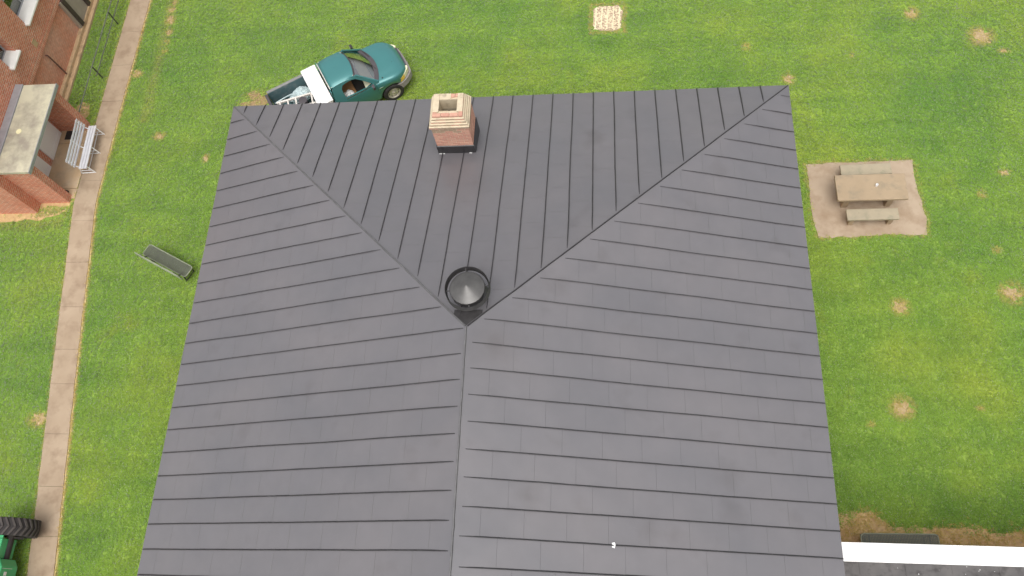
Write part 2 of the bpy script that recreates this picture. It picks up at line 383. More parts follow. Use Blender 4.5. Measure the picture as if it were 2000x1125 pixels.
def tag(o, label, cat, group=None):
    o['label'] = label; o['category'] = cat
    if group: o['group'] = group
    return o


def structure(o, label=None):
    o['kind'] = 'structure'
    if label: o['label'] = label
    return o


def blob(cx, cy, rx, ry, z, n=28, rough=0.25, seed=0, rot=0, power=1.0):
    pts = []
    for k in range(n):
        a = 2 * math.pi * k / n
        w = 1 + rough * (mnoise.noise((math.cos(a) * 1.6 + seed * 3.1, math.sin(a) * 1.6, seed)) + .5 * mnoise.noise((math.cos(a) * 4 + seed, math.sin(a) * 4, 5)))
        c, s = math.cos(a), math.sin(a)
        c = math.copysign(abs(c) ** power, c); s = math.copysign(abs(s) ** power, s)
        x, y = rx * w * c, ry * w * s
        pts.append((cx + x * math.cos(rot) - y * math.sin(rot), cy + x * math.sin(rot) + y * math.cos(rot), z))
    return pts


# ================================================================== THE GROUND
mb = MB(); mb.face([(-150, -150, 0), (150, -150, 0), (150, 150, 0), (-150, 150, 0)])
structure(mb.build('ground', 'lawn'))

PATH = [(-17.76, 26.0), (-17.77, 16.2), (-17.74, 12.4), (-17.06, 7.74), (-15.94, 0.48), (-15.0, -5.6)]
PW = 0.40


def path_x(y):
    for (xa, ya), (xb, yb) in zip(PATH, PATH[1:]):
        if yb <= y <= ya: return xa + (xb - xa) * (ya - y) / (ya - yb)
    return PATH[0][0] if y > PATH[0][1] else PATH[-1][0]


path = bpy.data.objects.new('footpath', None); COL.objects.link(path); structure(path)
ys = [26, 24.4, 22.9, 21.3, 19.75, 18.2, 16.6, 15.05, 13.3, 11.75, 10.2, 8.62, 7.18, 6.06, 4.5, 2.95, 1.55, 0.1, -1.5, -3.1, -4.6, -5.6]
for i, (ya, yb) in enumerate(zip(ys, ys[1:])):
    L = []; Rr = []
    n = 9
    for k in range(n):
        y = ya + (yb - ya) * k / (n - 1)
        if k == 0: y -= 0.004
        if k == n - 1: y += 0.004
        x = path_x(y)
        L.append((x - PW + 0.025 * mnoise.noise((y * 1.7, 3, 0)), y)); Rr.append((x + PW + 0.02 * mnoise.noise((y * 1.9, 9, 0)), y))
    mb = MB(); z0, z1 = -0.02, 0.035 + random.uniform(-.005, .006)
    mb.grid([[(x, y, z1) for x, y in L], [(x, y, z1) for x, y in Rr]])
    ring = L + Rr[::-1]
    for a, b in zip(ring, ring[1:] + ring[:1]): mb.face([(*a, z0), (*b, z0), (*b, z1), (*a, z1)])
    mb.build('paving_slab', 'concrete', path, weld=True)

mb = MB(); yy = np.linspace(26, -5.5, 240)
mb.grid([[(path_x(y) + PW - .03, y, .011) for y in yy], [(path_x(y) + PW + .05 + .03 * mnoise.noise((y * 2.3, 1, 0)) + .03 * mnoise.noise((y * 7, 4, 0)), y, .011) for y in yy]])
structure(mb.build('soil_edge', 'strawsoil'))
# entrance apron, three slabs
apron = bpy.data.objects.new('entrance_pavement', None); COL.objects.link(apron); structure(apron)
for (xa, xb, ya, yb, dz) in ((-19.45, -18.175, 14.86, 15.42, 0), (-19.45, -18.175, 13.02, 14.845, .002), (-19.2, -18.175, 12.62, 13.005, -.002)):
    MB().box(xa, xb, ya, yb, -.02, .030 + dz).build('paving_slab', 'apron', apron)

# picnic pad
pp = [(6.10, 13.17), (7.1, 13.22), (8.2, 13.22), (9.22, 13.26), (9.22, 12.6), (9.24, 12.0), (9.33, 11.3), (9.26, 10.68), (8.3, 10.74), (7.1, 10.68), (6.2, 10.66), (6.09, 11.4), (6.12, 12.2)]
def wavy(poly, z, amp=0.035, step=0.12, seed=0):
    out = []
    for (xa, ya), (xb, yb) in zip(poly, poly[1:] + poly[:1]):
        L = math.hypot(xb - xa, yb - ya); n = max(1, int(L / step)); nx, ny = (yb - ya) / L, -(xb - xa) / L
        for k in range(n):
            x = xa + (xb - xa) * k / n; y = ya + (yb - ya) * k / n
            w = amp * (mnoise.noise((x * 3 + seed, y * 3, seed)) + .6 * mnoise.noise((x * 9, y * 9, seed + 4)))
            out.append((x + nx * w, y + ny * w, z))
    return out
mb = MB(); mb.face(wavy(pp, 0.024, .05)); structure(mb.build('picnic_pavement', 'pad'))

# dirt along the brick building and the low wing
mb = MB(); mb.face(wavy([(-26, 12.2), (-26, 11.72), (-21, 11.74), (-19.2, 11.82), (-18.3, 12.1), (-18.15, 12.55), (-19.3, 12.5)], 0.012, .10, .15, 3)); structure(mb.build('soil_strip', 'mulch'))
mb = MB(); mb.face(wavy([(4.3, 1.6), (4.3, 2.45), (5.4, 2.5), (6.2, 2.80), (6.85, 2.76), (7.1, 2.48), (8.6, 2.5), (10, 2.35), (13, 2.3), (13, 1.6)], 0.012, .14, .15, 8)); structure(mb.build('litter_strip', 'mulch'))
mb = MB(); mb.face(blob(-18.85, 16.2, .30, .45, .012, seed=4)); structure(mb.build('soil_patch', 'mulch'))

# bare patches in the lawn: x, y, rx, ry
def P0(u, v, z=0.0):
    d = cr * ((u - 1000) / FPX) - cu * ((v - 562.5) / FPX) + cf
    s = (z - CAM_H) / d.z
    return d.x * s, d.y * s
BARE = []
for u, v, rx, ry in ((1915, 72, .27, .24), (1780, 28, .16, .17), (1540, 155, .13, .15), (1976, 573, .24, .22), (1758, 600, .17, .17), (1763, 797, .22, .22),
                     (1457, 92, .10, .10), (1917, 380, .09, .10), (1945, 490, .10, .07), (1960, 100, .12, .06), (1960, 338, .12, .07), (1700, 828, .07, .06), (1914, 798, .07, .05),
                     (1662, 108, .06, .06),
                     (341, 6, .08, .12), (336, 20, .13, .12), (333, 40, .14, .16), (331, 64, .10, .11), (327, 84, .07, .08), (323, 101, .08, .10),
                     (268, 145, .17, .12), (255, 120, .09, .07), (312, 267, .16, .12), (402, 310, .08, .12), (76, 820, .22, .16)):
    x, y = P0(u, v); BARE.append((x, y, rx, ry))
for i, (x, y, rx, ry) in enumerate(BARE):
    if max(rx, ry) < .11: continue
    mb = MB(); mb.face(blob(x, y, rx, ry, .010, seed=i + 1, rough=.95)); structure(mb.build('bare_soil_patch', 'soil'))
tx, ty = P0(505, 195)
mb = MB(); mb.face(blob(tx - .05, ty - .1, .55, .42, .014, seed=41, rough=.9)); structure(mb.build('soil_patch', 'mulch2'))

# old square pad at the back of the lawn
pad = thing('gravel_pad', 'small square pale gravel pad with cream strips at the back of the lawn', 'pad', (0.05, 19.27, 0), R(-3))
mb = MB(); mb.face(blob(0, 0, .52, .55, .016, n=60, rough=.20, seed=9, power=.5)); mb.build('gravel_bed', 'gravel', pad)
for k, xs in enumerate((-.40, -.20, 0.0, .20, .38)):
    mb = MB(); pts = [(xs + .02 * mnoise.noise((k, q * .7, 2)) + (.0 if k != 4 else .03), -.47 + q * .104 + random.uniform(-.02, .02), .03) for q in range(10)]
    mb.grid([[(x - .022 - .008 * mnoise.noise((q * 1.3, k, 0)), y, .018) for q, (x, y, z) in enumerate(pts)], [(x - .015, y, z) for x, y, z in pts], [(x + .015, y, z) for x, y, z in pts], [(x + .024, y, .018) for x, y, z in pts]])
    mb.build('edging_strip', 'straw', pad)
mb = MB()
for k in range(420):
    x, y = random.uniform(-.47, .47), random.uniform(-.5, .5); s = random.uniform(.010, .026)
    mb.bar((x - s, y, .02), (x + s, y + random.uniform(-s, s), .024), s * 1.3, s * .9)
o = mb.build('pebbles', 'straw', pad); o['kind'] = 'stuff'

# ================================================================== THE HOUSE WITH THE BIG ROOF
XL, XR, YB, YF = -10.577, 4.742, 13.095, -9.2
XM = (XL + XR) / 2; HALF = (XR - XL) / 2; ZE = 4.2; DZ = 2.66; TP = DZ / HALF
YR, YR2 = YB - HALF, YF + HALF
SL = math.sqrt(1 + TP * TP)
house = thing('house', 'building under a large dark grey hipped metal roof with standing seams', 'house', (XM, 2, 0))
HO = Vector((XM, 2, 0))
def hl(p): return (p[0] - HO.x, p[1] - HO.y, p[2] - HO.z)
# walls
mb = MB(); a, b, c, d = XL + .45, XR - .45, YF + .45, YB - .45
mb.grid([[(a - HO.x, c - HO.y, 0), (b - HO.x, c - HO.y, 0), (b - HO.x, d - HO.y, 0), (a - HO.x, d - HO.y, 0)], [(a - HO.x, c - HO.y, ZE - .12), (b - HO.x, c - HO.y, ZE - .12), (b - HO.x, d - HO.y, ZE - .12), (a - HO.x, d - HO.y, ZE - .12)]], closed=True)
mb.build('wall', 'wall', house)
# roof deck, soffit and fascia under the metal
mb = MB()
E4 = [(XL + .015, YF + .015), (XR - .015, YF + .015), (XR - .015, YB - .015), (XL + .015, YB - .015)]
mb.face([hl((x, y, ZE - .11)) for x, y in E4])
for (p, q) in zip(E4, E4[1:] + E4[:1]): mb.face([hl((*p, ZE - .11)), hl((*q, ZE - .11)), hl((*q, ZE - .012)), hl((*p, ZE - .012))])
e = [hl((x, y, ZE - .012)) for x, y in E4]; r0 = hl((XM, YR2, ZE + DZ - .02)); r1 = hl((XM, YR, ZE + DZ - .02))
mb.face([e[0], e[1], r0]); mb.face([e[1], e[2], r1, r0]); mb.face([e[2], e[3], r1]); mb.face([e[3], e[0], r0, r1])
roof = mb.build('roof', 'blackflash', house, weld=True)


class Slope:
    """Frame on one slope: s along the eave, t plan distance from the eave, h lift along normal."""
    def __init__(self, o, sd, td, tm):
        self.o = Vector(o); self.sd = Vector(sd); self.td = Vector(td); self.tm = tm
        self.n = Vector((-td[0] * TP, -td[1] * TP, 1)).normalized()

    def p(self, s, t, h=0):
        return hl(self.o + self.sd * s + self.td * t + Vector((0, 0, TP * t)) + self.n * h)


LEN = YB - YF
side_tm = lambda s: max(0.0, min(s, HALF, LEN - s))
end_tm = lambda s: max(0.0, min(s, 2 * HALF - s))
slopes = {
    'left': (Slope((XL, YB, ZE), (0, -1, 0), (1, 0, 0), side_tm), LEN, [YB - (1.05 + .5465 * k) for k in range(-18, 23)]),
    'right': (Slope((XR, YB, ZE), (0, -1, 0), (-1, 0, 0), side_tm), LEN, [YB - (1.86 + .5435 * k) for k in range(-20, 21)]),
    'back': (Slope((XL, YB, ZE), (1, 0, 0), (0, -1, 0), end_tm), 2 * HALF, [(-5.81 + .5455 * k) - XL for k in range(-8, 20)]),
    'front': (Slope((XL, YF, ZE), (1, 0, 0), (0, 1, 0), end_tm), 2 * HALF, [(-5.81 + .5455 * k) - XL for k in range(-8, 20)]),
}


def clip(poly, t, keep_above):
    out = []
    for i in range(len(poly)):
        a, b = poly[i], poly[(i + 1) % len(poly)]
        ia = (a[1] >= t) == keep_above or abs(a[1] - t) < 1e-9; ib = (b[1] >= t) == keep_above or abs(b[1] - t) < 1e-9
        if ia: out.append(a)
        if ia != ib:
            k = (t - a[1]) / (b[1] - a[1]); out.append((a[0] + (b[0] - a[0]) * k, t))
    return out


SHEET = 0.80
for sname, (S, L, seams) in slopes.items():
    seams = sorted(q for q in seams if .12 < q < L - .12)
    edges = [0.0] + seams + [L]
    wob = lambda s, t, i: 0.012 * mnoise.noise((s * .8 + i * 5.3, t * .55, len(sname))) + .004 * mnoise.noise((t * 2.2, i * 3.7, 7))
    for i, (s0, s1) in enumerate(zip(edges, edges[1:])):
        brk = sorted({s0, s1} | {q for q in (HALF, L - HALF) if s0 < q < s1})
        poly = [(s0, 0.0), (s1, 0.0)] + [(q, S.tm(q)) for q in reversed(brk)]
        cl = []
        for q in poly:
            if not cl or abs(q[0] - cl[-1][0]) + abs(q[1] - cl[-1][1]) > 1e-6: cl.append(q)
        poly = cl
        mb = MB(); off = (-SHEET * ((i * .382 + .2 * mnoise.noise((i * 1.7, 0, 3))) % 1.0)); top = max(q[1] for q in poly)
        cuts = [off + SHEET * k for k in range(14)]
        for c0, c1 in zip(cuts, cuts[1:]):
            if c1 <= 0.01 or c0 >= top - .01: continue
            pg = clip(clip(poly, max(c0, 0), True), c1, False)
            if len(pg) < 3: continue
            tone = .28 + .72 * random.random()
            lift = lambda t: .002 + .003 * (c1 - t) / SHEET
            mb.face([S.p(s, t, lift(t)) for s, t in pg], tone)
            if c0 > 0.02 and c0 < top - .45:                                   # the lap: a narrow folded edge over the sheet below
                lo = [q for q in pg if abs(q[1] - c0) < 1e-6]
                if len(lo) >= 2:
                    sa, sb = min(q[0] for q in lo), max(q[0] for q in lo)
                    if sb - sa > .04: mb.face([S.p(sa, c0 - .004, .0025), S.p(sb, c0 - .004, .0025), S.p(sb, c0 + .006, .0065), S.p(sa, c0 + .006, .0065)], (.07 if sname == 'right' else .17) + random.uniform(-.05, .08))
        mb.build('roof_panel', 'roof', roof)
    # standing seams
    for i, s in enumerate(seams):
        tm = S.tm(s); gap = {'left': .06, 'right': .11, 'back': .06, 'front': .08}[sname] + random.uniform(0, .05); tap = .38 if sname == 'right' else .12
        t0, t1 = .012 if sname != 'left' else .04, tm - gap
        if t1 - t0 < .12: continue
        n = max(4, int((t1 - t0) / .28)); rows = []
        ts = [t0 + (t1 - t0) * k / n for k in range(n + 1)]
        if tm > .8: ts = sorted(ts[:-1] + [t1 - tap * .5, t1 - tap * .2, t1])
        lean = .012 if sname in ('left', 'right') else .006
        for t in ts:
            k = min(1, max(.12, (t1 - t) / tap)); h = .030 * k + .006; w = .0105 * (.45 + .55 * k) * (1 + .25 * mnoise.noise((t * 3, i, 2)))
            ss = s + wob(s, t, i)
            rows.append([S.p(ss - w, t, .001), S.p(ss - w * .8 + lean, t, h * .8), S.p(ss + lean, t, h), S.p(ss + w + lean, t, h * .85), S.p(ss + w, t, .001)])
        mb = MB(); mb.grid(rows); mb.face(rows[0]); mb.face(rows[-1][::-1])
        mb.build('standing_seam', 'seam', roof, weld=True)


def rib(name, a, b, w, h, mat, n=24, amp=.008, seed=0):
    a = Vector(a); b = Vector(b); d = (b - a).normalized(); s = d.cross(Vector((0, 0, 1))).normalized()
    rows = []
    for k in range(n + 1):
        p = a.lerp(b, k / n) + s * amp * mnoise.noise((k * .6, seed, 1)); hh = h * (1 + .2 * mnoise.noise((k * .9, seed, 4)))
        rows.append([hl(p - s * w - Vector((0, 0, w * TP + .004))), hl(p - s * w * .45 + Vector((0, 0, hh))), hl(p + s * w * .45 + Vector((0, 0, hh))), hl(p + s * w - Vector((0, 0, w * TP + .004)))])
    mb = MB(); mb.grid(rows); mb.face(rows[0]); mb.face(rows[-1][::-1]); return mb.build(name, mat, roof, weld=True)


TOP = ZE + DZ
rib('hip_cap', (XL + .02, YB - .02, ZE + .012), (XM - .02, YR + .02, TP * (HALF - .02) + ZE + .012), .020, .022, 'cap', seed=1)
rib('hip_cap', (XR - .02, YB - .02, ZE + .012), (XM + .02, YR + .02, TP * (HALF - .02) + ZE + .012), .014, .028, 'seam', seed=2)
rib('hip_cap', (XL + .02, YF + .02, ZE + .012), (XM, YR2, TOP + .012), .016, .024, 'cap', seed=3)
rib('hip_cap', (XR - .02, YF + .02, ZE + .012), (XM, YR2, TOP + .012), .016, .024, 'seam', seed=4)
rib('ridge_cap', (XM, YR2, TOP + .006), (XM, YR, TOP + .006), .022, .030, 'cap', n=60, amp=.012, seed=5)

# chimney: shaft, corbel and stepped cap, brick by brick
CX, CY = -3.79, 11.255
chim = bpy.data.objects.new('chimney', None); COL.objects.link(chim); chim.parent = house; chim.location = hl((CX, CY, 0))
chim['label'] = 'weathered brick chimney with stepped cream mortar cap'
BL, BH, BD, JT = .190, .058, .095, .015
brick_me = []
for mname in ('brick', 'brick2', 'brick3'):
    me_o = MB().box(-.5, .5, -.5, .5, -.5, .5).build('brick', mname, None); brick_me.append(me_o.data); bpy.data.objects.remove(me_o)
def brick_row(hx, hy, z, k, mats, inset=0.0):
    """one course round a rectangle (half sizes hx, hy); bricks proud of the mortar core by 4 mm"""
    for side in range(4):
        run = (hx if side % 2 == 0 else hy); n0 = -run; n1 = run
        pos = n0 + (0 if k % 2 == 0 else BD + JT) if side % 2 == 0 else n0 + ((BD + JT) if k % 2 == 0 else 0)
        end = n1 - ((BD + JT) if (k % 2 == 0) == (side % 2 == 0) else 0)
        if side % 2 == 0: pos, end = (n0, n1 - BD - JT) if k % 2 == 0 else (n0 + BD + JT, n1)
        else: pos, end = (n0, n1 - BD - JT) if k % 2 == 0 else (n0 + BD + JT, n1)
        cnt = max(1, round((end - pos + JT) / (BL + JT))); ln = (end - pos + JT) / cnt - JT
        for q in range(cnt):
            c = pos + q * (ln + JT) + ln / 2; dep = BD; w = random.choice(mats); j = random.uniform(-.003, .004)
            cen = {0: (c, -hy + dep / 2 - j), 1: (hx - dep / 2 + j, c), 2: (-c, hy - dep / 2 + j), 3: (-hx + dep / 2 - j, -c)}[side]
            sc = (ln, dep, BH) if side % 2 == 0 else (dep, ln, BH)
            instance('brick', brick_me[w], chim, (cen[0], cen[1], z + BH / 2), (0, 0, random.uniform(-.01, .01)), sc)
ZS = 5.20; course = BH + JT
mb = MB(); hx, hy = .46, .415
def ring_wall(mb, ox, oy, ix, iy, z0, z1):
    o4 = [(-ox, -oy), (ox, -oy), (ox, oy), (-ox, oy)]; i4 = [(-ix, -iy), (ix, -iy), (ix, iy), (-ix, iy)]
    for k in range(4):
        a, b, c, d = o4[k], o4[(k + 1) % 4], i4[(k + 1) % 4], i4[k]
        mb.face([(*a, z0), (*b, z0), (*b, z1), (*a, z1)]); mb.face([(*a, z1), (*b, z1), (*c, z1), (*d, z1)]); mb.face([(*d, z1), (*c, z1), (*c, z0), (*d, z0)])
ring_wall(mb, hx - .007, hy - .007, .23, .16, 4.4, ZS + 12 * course)
mb.build('mortar_core', 'mortar', chim)
nc = 12
for k in range(nc): brick_row(hx, hy, ZS + k * course + JT, k, (0, 0, 0, 1, 1) if k < nc - 3 else (0, 1, 2, 2))
zc = ZS + nc * course
steps = [(.492, .447), (.462, .417), (.430, .386), (.398, .355), (.366, .325)]
for k, (sx, sy) in enumerate(steps):
    brick_row(sx, sy, zc + k * course + JT, k, (2, 2, 1) if k < 4 else (0, 1, 1))
    mb = MB(); ring_wall(mb, sx - .006, sy - .006, .225, .155, zc + k * course, zc + (k + 1) * course + (.004 if k < 4 else -.03)); mb.build('mortar_bed', 'mortar', chim)
    if k < 4:                                            # cream mortar fillet on the step
        nx, ny = steps[k + 1]; mb = MB(); zt = zc + (k + 1) * course
        o4 = [(-sx - .003, -sy - .003), (sx + .003, -sy - .003), (sx + .003, sy + .003), (-sx - .003, sy + .003)]; i4 = [(-nx + .006, -ny + .006), (nx - .006, -ny + .006), (nx - .006, ny - .006), (-nx + .006, ny - .006)]
        for q in range(4): mb.face([(*o4[q], zt + .002), (*o4[(q + 1) % 4], zt + .002), (*i4[(q + 1) % 4], zt + .020), (*i4[q], zt + .020)]); mb.face([(*o4[q], zt - .012), (*o4[(q + 1) % 4], zt - .012), (*o4[(q + 1) % 4], zt + .002), (*o4[q], zt + .002)])
        mb.build('mortar_fillet', 'mortar', chim)
ztop = zc + 5 * course
# mortar wash on three sides of the rim (the front rim shows brick)
mb = MB(); mb.box(-.368, -.222, -.20, .327, ztop - .03, ztop + .012); mb.box(.222, .368, -.20, .327, ztop - .03, ztop + .012); mb.box(-.218, .06, .153, .327, ztop - .03, ztop + .011)
mb.build('mortar_cap', 'mortar', chim, bevel=.006)
mb = MB(); ring = [(-.226, -.156), (.226, -.156), (.226, .156), (-.226, .156)]
for q in range(4): mb.face([(*ring[q], 4.6), (*ring[(q + 1) % 4], 4.6), (*ring[(q + 1) % 4], ztop - .005), (*ring[q], ztop - .005)])
mb.face([(*p, 5.3) for p in ring]); mb.build('flue', 'flue', chim)
# black flashing box at the base + apron on the roof
mb = MB(); z0f = lambda y: ZE + TP * (YB - y)
fx, fy = .485, .44
for (a, b) in (((-fx, -fy), (fx, -fy)), ((fx, -fy), (fx, fy)), ((fx, fy), (-fx, fy)), ((-fx, fy), (-fx, -fy))):
    za, zb = z0f(CY + a[1]), z0f(CY + b[1]); ta, tb = (5.30 if a[1] < 0 else 5.27), (5.30 if b[1] < 0 else 5.27)
    mb.face([(*a, za - .05), (*b, zb - .05), (*b, tb), (*a, ta)])
    i = lambda p: (p[0] * .94, p[1] * .935)
    mb.face([(*a, ta), (*b, tb), (*i(b), tb + .012), (*i(a), ta + .012)])
mb.build('flashing', 'blackflash', chim)
mb = MB()
for k in range(14):
    x = -fx - .02 + (2 * fx + .04) * k / 13; y = -fy - .015; z = z0f(CY + y)
    if k in (1, 2, 11): mb.box(x - .035, x + .03, y - .008, y + .006, z + .006, z + .014)
mb.build('sealant_bead', 'white', chim)

# roof ventilator with wind band
VX, VY = -2.915, 6.235
VB = ZE + TP * (YB - VY)
vent = bpy.data.objects.new('roof_vent', None); COL.objects.link(vent); vent.parent = house; vent.location = hl((VX, VY, VB))
vent['label'] = 'round dark metal ventilator with conical cap inside a wind band'
MB().lathe([(.43, -.22), (.41, -.02), (.36, .07), (.31, .11), (.30, .36)], 40).build('pipe', 'ventdark', vent, smooth=True)  # foot flared wide and dark for the vent's reflection and shade on the roof
MB().lathe([(.375, .44), (.375, .415), (.30, .40)], 40).build('cap_skirt', 'ventdark', vent, smooth=True)
mb = MB(); mb.lathe([(.372, .44), (.365, .455), (.18, .535), (.012, .60), (.001, .602)], 24); mb.build('cap', 'ventmetal', vent, smooth=True, angle=12)
MB().lathe([(.452, .36), (.458, .50), (.464, .508), (.470, .50), (.464, .36), (.476, .345), (.468, .335), (.44, .345), (.452, .36)], 56).build('wind_band', 'ventdark', vent, smooth=True, angle=60)
MB().lathe([(.448, .365), (.453, .495)], 56).build('band_lining', 'ventdark', vent, smooth=True)
for k in range(4):
    a = R(8 + 90 * k); mb = MB(); mb.bar((.36 * math.cos(a), .36 * math.sin(a), .425), (.452 * math.cos(a), .452 * math.sin(a), .425), .02, .02)
    mb.build('bracket', 'ventdark', vent)
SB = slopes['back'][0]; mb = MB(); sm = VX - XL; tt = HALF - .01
mb.face([SB.p(sm - .30, tt - .42, .012), SB.p(sm + .30, tt - .42, .012), SB.p(sm + .30, tt - .33, .012), SB.p(HALF, tt - .03, .012), SB.p(sm - .30, tt - .31, .012)])  # dark sheet laid on the slope as the vent's shadow and reflection
fl = mb.build('vent_shade_sheet', 'ventdark', vent); fl.location = -Vector(vent.location)
# paper scrap on the roof
S = slopes['right'][0]
px_, py_, pz_ = .06, 1.31, 5.82
mb = MB(); mb.face([(-.03, -.045, 0), (.02, -.06, .012), (.035, .01, .02), (.02, .055, .006), (-.035, .04, .014)]); mb.face([(-.03, -.045, 0), (.035, .01, .02), (.0, .0, .03)])
tag(mb.build('paper_scrap', 'paper', None, loc=(px_, py_, pz_ + .02)), 'tiny white scrap lying on the right roof slope', 'scrap')

# ================================================================== LOW WING WITH WHITE COPING
wing = thing('low_wing', 'low flat roofed wing with bright white metal coping, right of the dark roof', 'building', (9, 0, 0))
MB().box(4.3 - 9, 13, -9, 1.68, 0, 3.02).build('wall', 'wall', wing)
MB().box(4.32 - 9, 12.9, -8.9, 1.34, 3.021, 3.10).build('flat_roof', 'membrane', wing)
for k, (xa, xb) in enumerate(((4.34, 7.3), (7.304, 10.3), (10.304, 13.3), (13.304, 21.8))):
    MB().box(xa - 9, xb - 9, 1.335, 1.735, 3.03, 3.20).build('coping', 'coping', wing, bevel=.008)
MB().box(4.36 - 9, 12.7, 1.70, 1.755, 2.88, 2.99).build('coping_shadow_line', 'trim', wing)  # dark strip put in as the shadow line under the coping
mb = MB()
for k in range(9): mb.box(4.4 + k * .95 - 9, 5.33 + k * .95 - 9, .92 + .01 * (k % 2), 1.325, 3.101, 3.106 + .002 * (k % 3))
mb.build('membrane_strip', 'membrane', wing)
mb = MB()
for k in range(16):
    x, y = random.uniform(4.9, 9.5), 1.31 - abs(random.gauss(0, .16)); s = random.uniform(.003, .011)
    mb.box(x - s - 9, x + s - 9, y - s, y + s * .6, 3.106, 3.112)
o = mb.build('paint_flecks', 'white', wing); o['kind'] = 'stuff'

# ================================================================== BRICK BUILDING ON THE LEFT
bb = thing('brick_building', 'red brick building with white window sills at the left edge', 'building', (-22, 16, 0))
BO = (-22, 16, 0)
def B(mb, x0, x1, y0, y1, z0, z1): mb.box(x0 + 22, x1 + 22, y0 - 16, y1 - 16, z0, z1); return mb
WU, WLO = -19.72, -19.78
B(MB(), -30, WLO, 15.71, 34, 0, 1.55).build('wall', 'wall_low', bb)
mb = MB()
B(mb, -20.1, WU, 12.9, 34, 1.77, 2.56)
for (ya, yb) in ((12.9, 16.17), (16.86, 18.02), (19.75, 21.5), (23.2, 34)): B(mb, -20.1, WU, ya, yb, 2.56, 4.3)
B(mb, -20.1, WU, 12.9, 34, 4.3, 7.5)
mb.build('wall', 'wall', bb)
B(MB(), -30, -20.6, 12.9, 34, 1.5, 7.5).build('room_wall', 'room', bb)
B(MB(), -20.05, WU + .012, 12.9, 34, 1.55, 1.768).build('soldier_course', 'soldier', bb)
B(MB(), -20.0, -19.65, 15.72, 34, 0, .24).build('ledge', 'ledge', bb, bevel=.02)
B(MB(), -19.648, -19.5, 15.72, 34, 0, .12).build('ledge', 'ledge', bb, bevel=.02)
B(MB(), -30, -20.1, 12.88, 34, 7.5, 7.7).build('parapet', 'wall', bb)
for (ya, yb) in ((16.17, 16.86), (18.02, 19.75), (21.5, 23.2)):
    w = bpy.data.objects.new('window', None); COL.objects.link(w); w.parent = bb; w.location = (2.28, ya - 16, 2.56)
    n = yb - ya
    mb = MB(); mb.box(-.36, -.30, .0, .06, .08, 1.74); mb.box(-.36, -.30, n - .06, n, .08, 1.74); mb.box(-.36, -.30, .06, n - .06, .08, .14); mb.box(-.36, -.30, .06, n - .06, 1.68, 1.74); mb.box(-.355, -.305, .06, n - .06, .80, .85)
    if n > 1: mb.box(-.353, -.307, n / 2 - .025, n / 2 + .025, .14, 1.68)
    mb.build('frame', 'greymetal', w)
    MB().box(-.335, -.330, .06, n - .06, .14, 1.68).build('pane', 'winglass', w)
    mb = MB(); rows = []
    for y in (-.05, n + .05): rows.append([(-.30, y, -.03), (-.30, y, .10), (.14, y, .035), (.15, y, .02), (.15, y, -.03)])
    mb.grid(rows, False); mb.face(rows[0]); mb.face(rows[1][::-1]); mb.face([rows[0][0], rows[0][4], rows[1][4], rows[1][0]]); mb.build('sill', 'sill', w, weld=True, bevel=.006)
B(MB(), WU, WU + .02, 17.60, 17.80, 1.86, 2.13).build('vent_plate', 'ledge', bb)
mb = MB(); mb.tube([(2.24, 1.70, 1.34), (2.30, 1.70, 1.33), (2.31, 1.70, 1.25), (2.31, 1.71, .9), (2.31, 1.72, .28)], .028, 8); mb.build('drain_pipe', 'rust', bb)
# dark framed doorway at the top of the frame
B(MB(), -19.79, -19.62, 19.93, 20.12, .245, 1.54).build('door_jamb', 'brown', bb, bevel=.01)
B(MB(), -19.79, -19.70, 20.125, 20.9, .245, 1.52).build('door', 'taupe', bb)
B(MB(), -19.79, -19.66, 19.84, 19.925, .245, 1.54).build('door_trim', 'taupe', bb)
B(MB(), -19.79, -19.62, 20.905, 21.08, .245, 1.54).build('door_jamb', 'brown', bb, bevel=.01)
# porch: wing walls, doors and slab roof
B(MB(), -19.42, -18.31, 12.46, 12.74, 0, 2.05).build('porch_wall', 'wall', bb)
B(MB(), -30, -19.38, 12.08, 12.88, 0, 7.45).build('wall', 'wall', bb)
B(MB(), -19.77, -18.40, 15.40, 15.69, 0, 2.05).build('porch_wall', 'wall', bb)
B(MB(), -20.0, -19.42, 12.89, 15.395, 0, 2.05).build('porch_back_wall', 'wall', bb)
B(MB(), -19.42, -18.26, 12.38, 15.78, 2.055, 2.18).build('porch_roof', 'cream_slab', bb, bevel=.01)
B(MB(), -19.715, -19.43, 12.40, 15.80, 2.06, 2.21).build('flashing', 'greymetal', bb, bevel=.01)
B(MB(), -18.265, -18.235, 12.36, 15.80, 2.05, 2.17).build('roof_edge', 'greymetal', bb)
for (ya, yb, hy) in ((14.17, 15.30, 14.25), (13.36, 13.90, 13.82)):
    d = B(MB(), -19.43, -19.375, ya, yb, .04, 2.02).build('door', 'door', bb, bevel=.006)
    mb = MB(); B(mb, -19.375, -19.34, hy - .03, hy + .03, .92, 1.12); B(mb, -19.345, -19.32, hy - .06, hy + .06, 1.0, 1.04); mb.build('handle', 'dark', d)
    B(MB(), -19.375, -19.362, ya + .1, yb - .1, .06, .22).build('kick_plate', 'door', d)
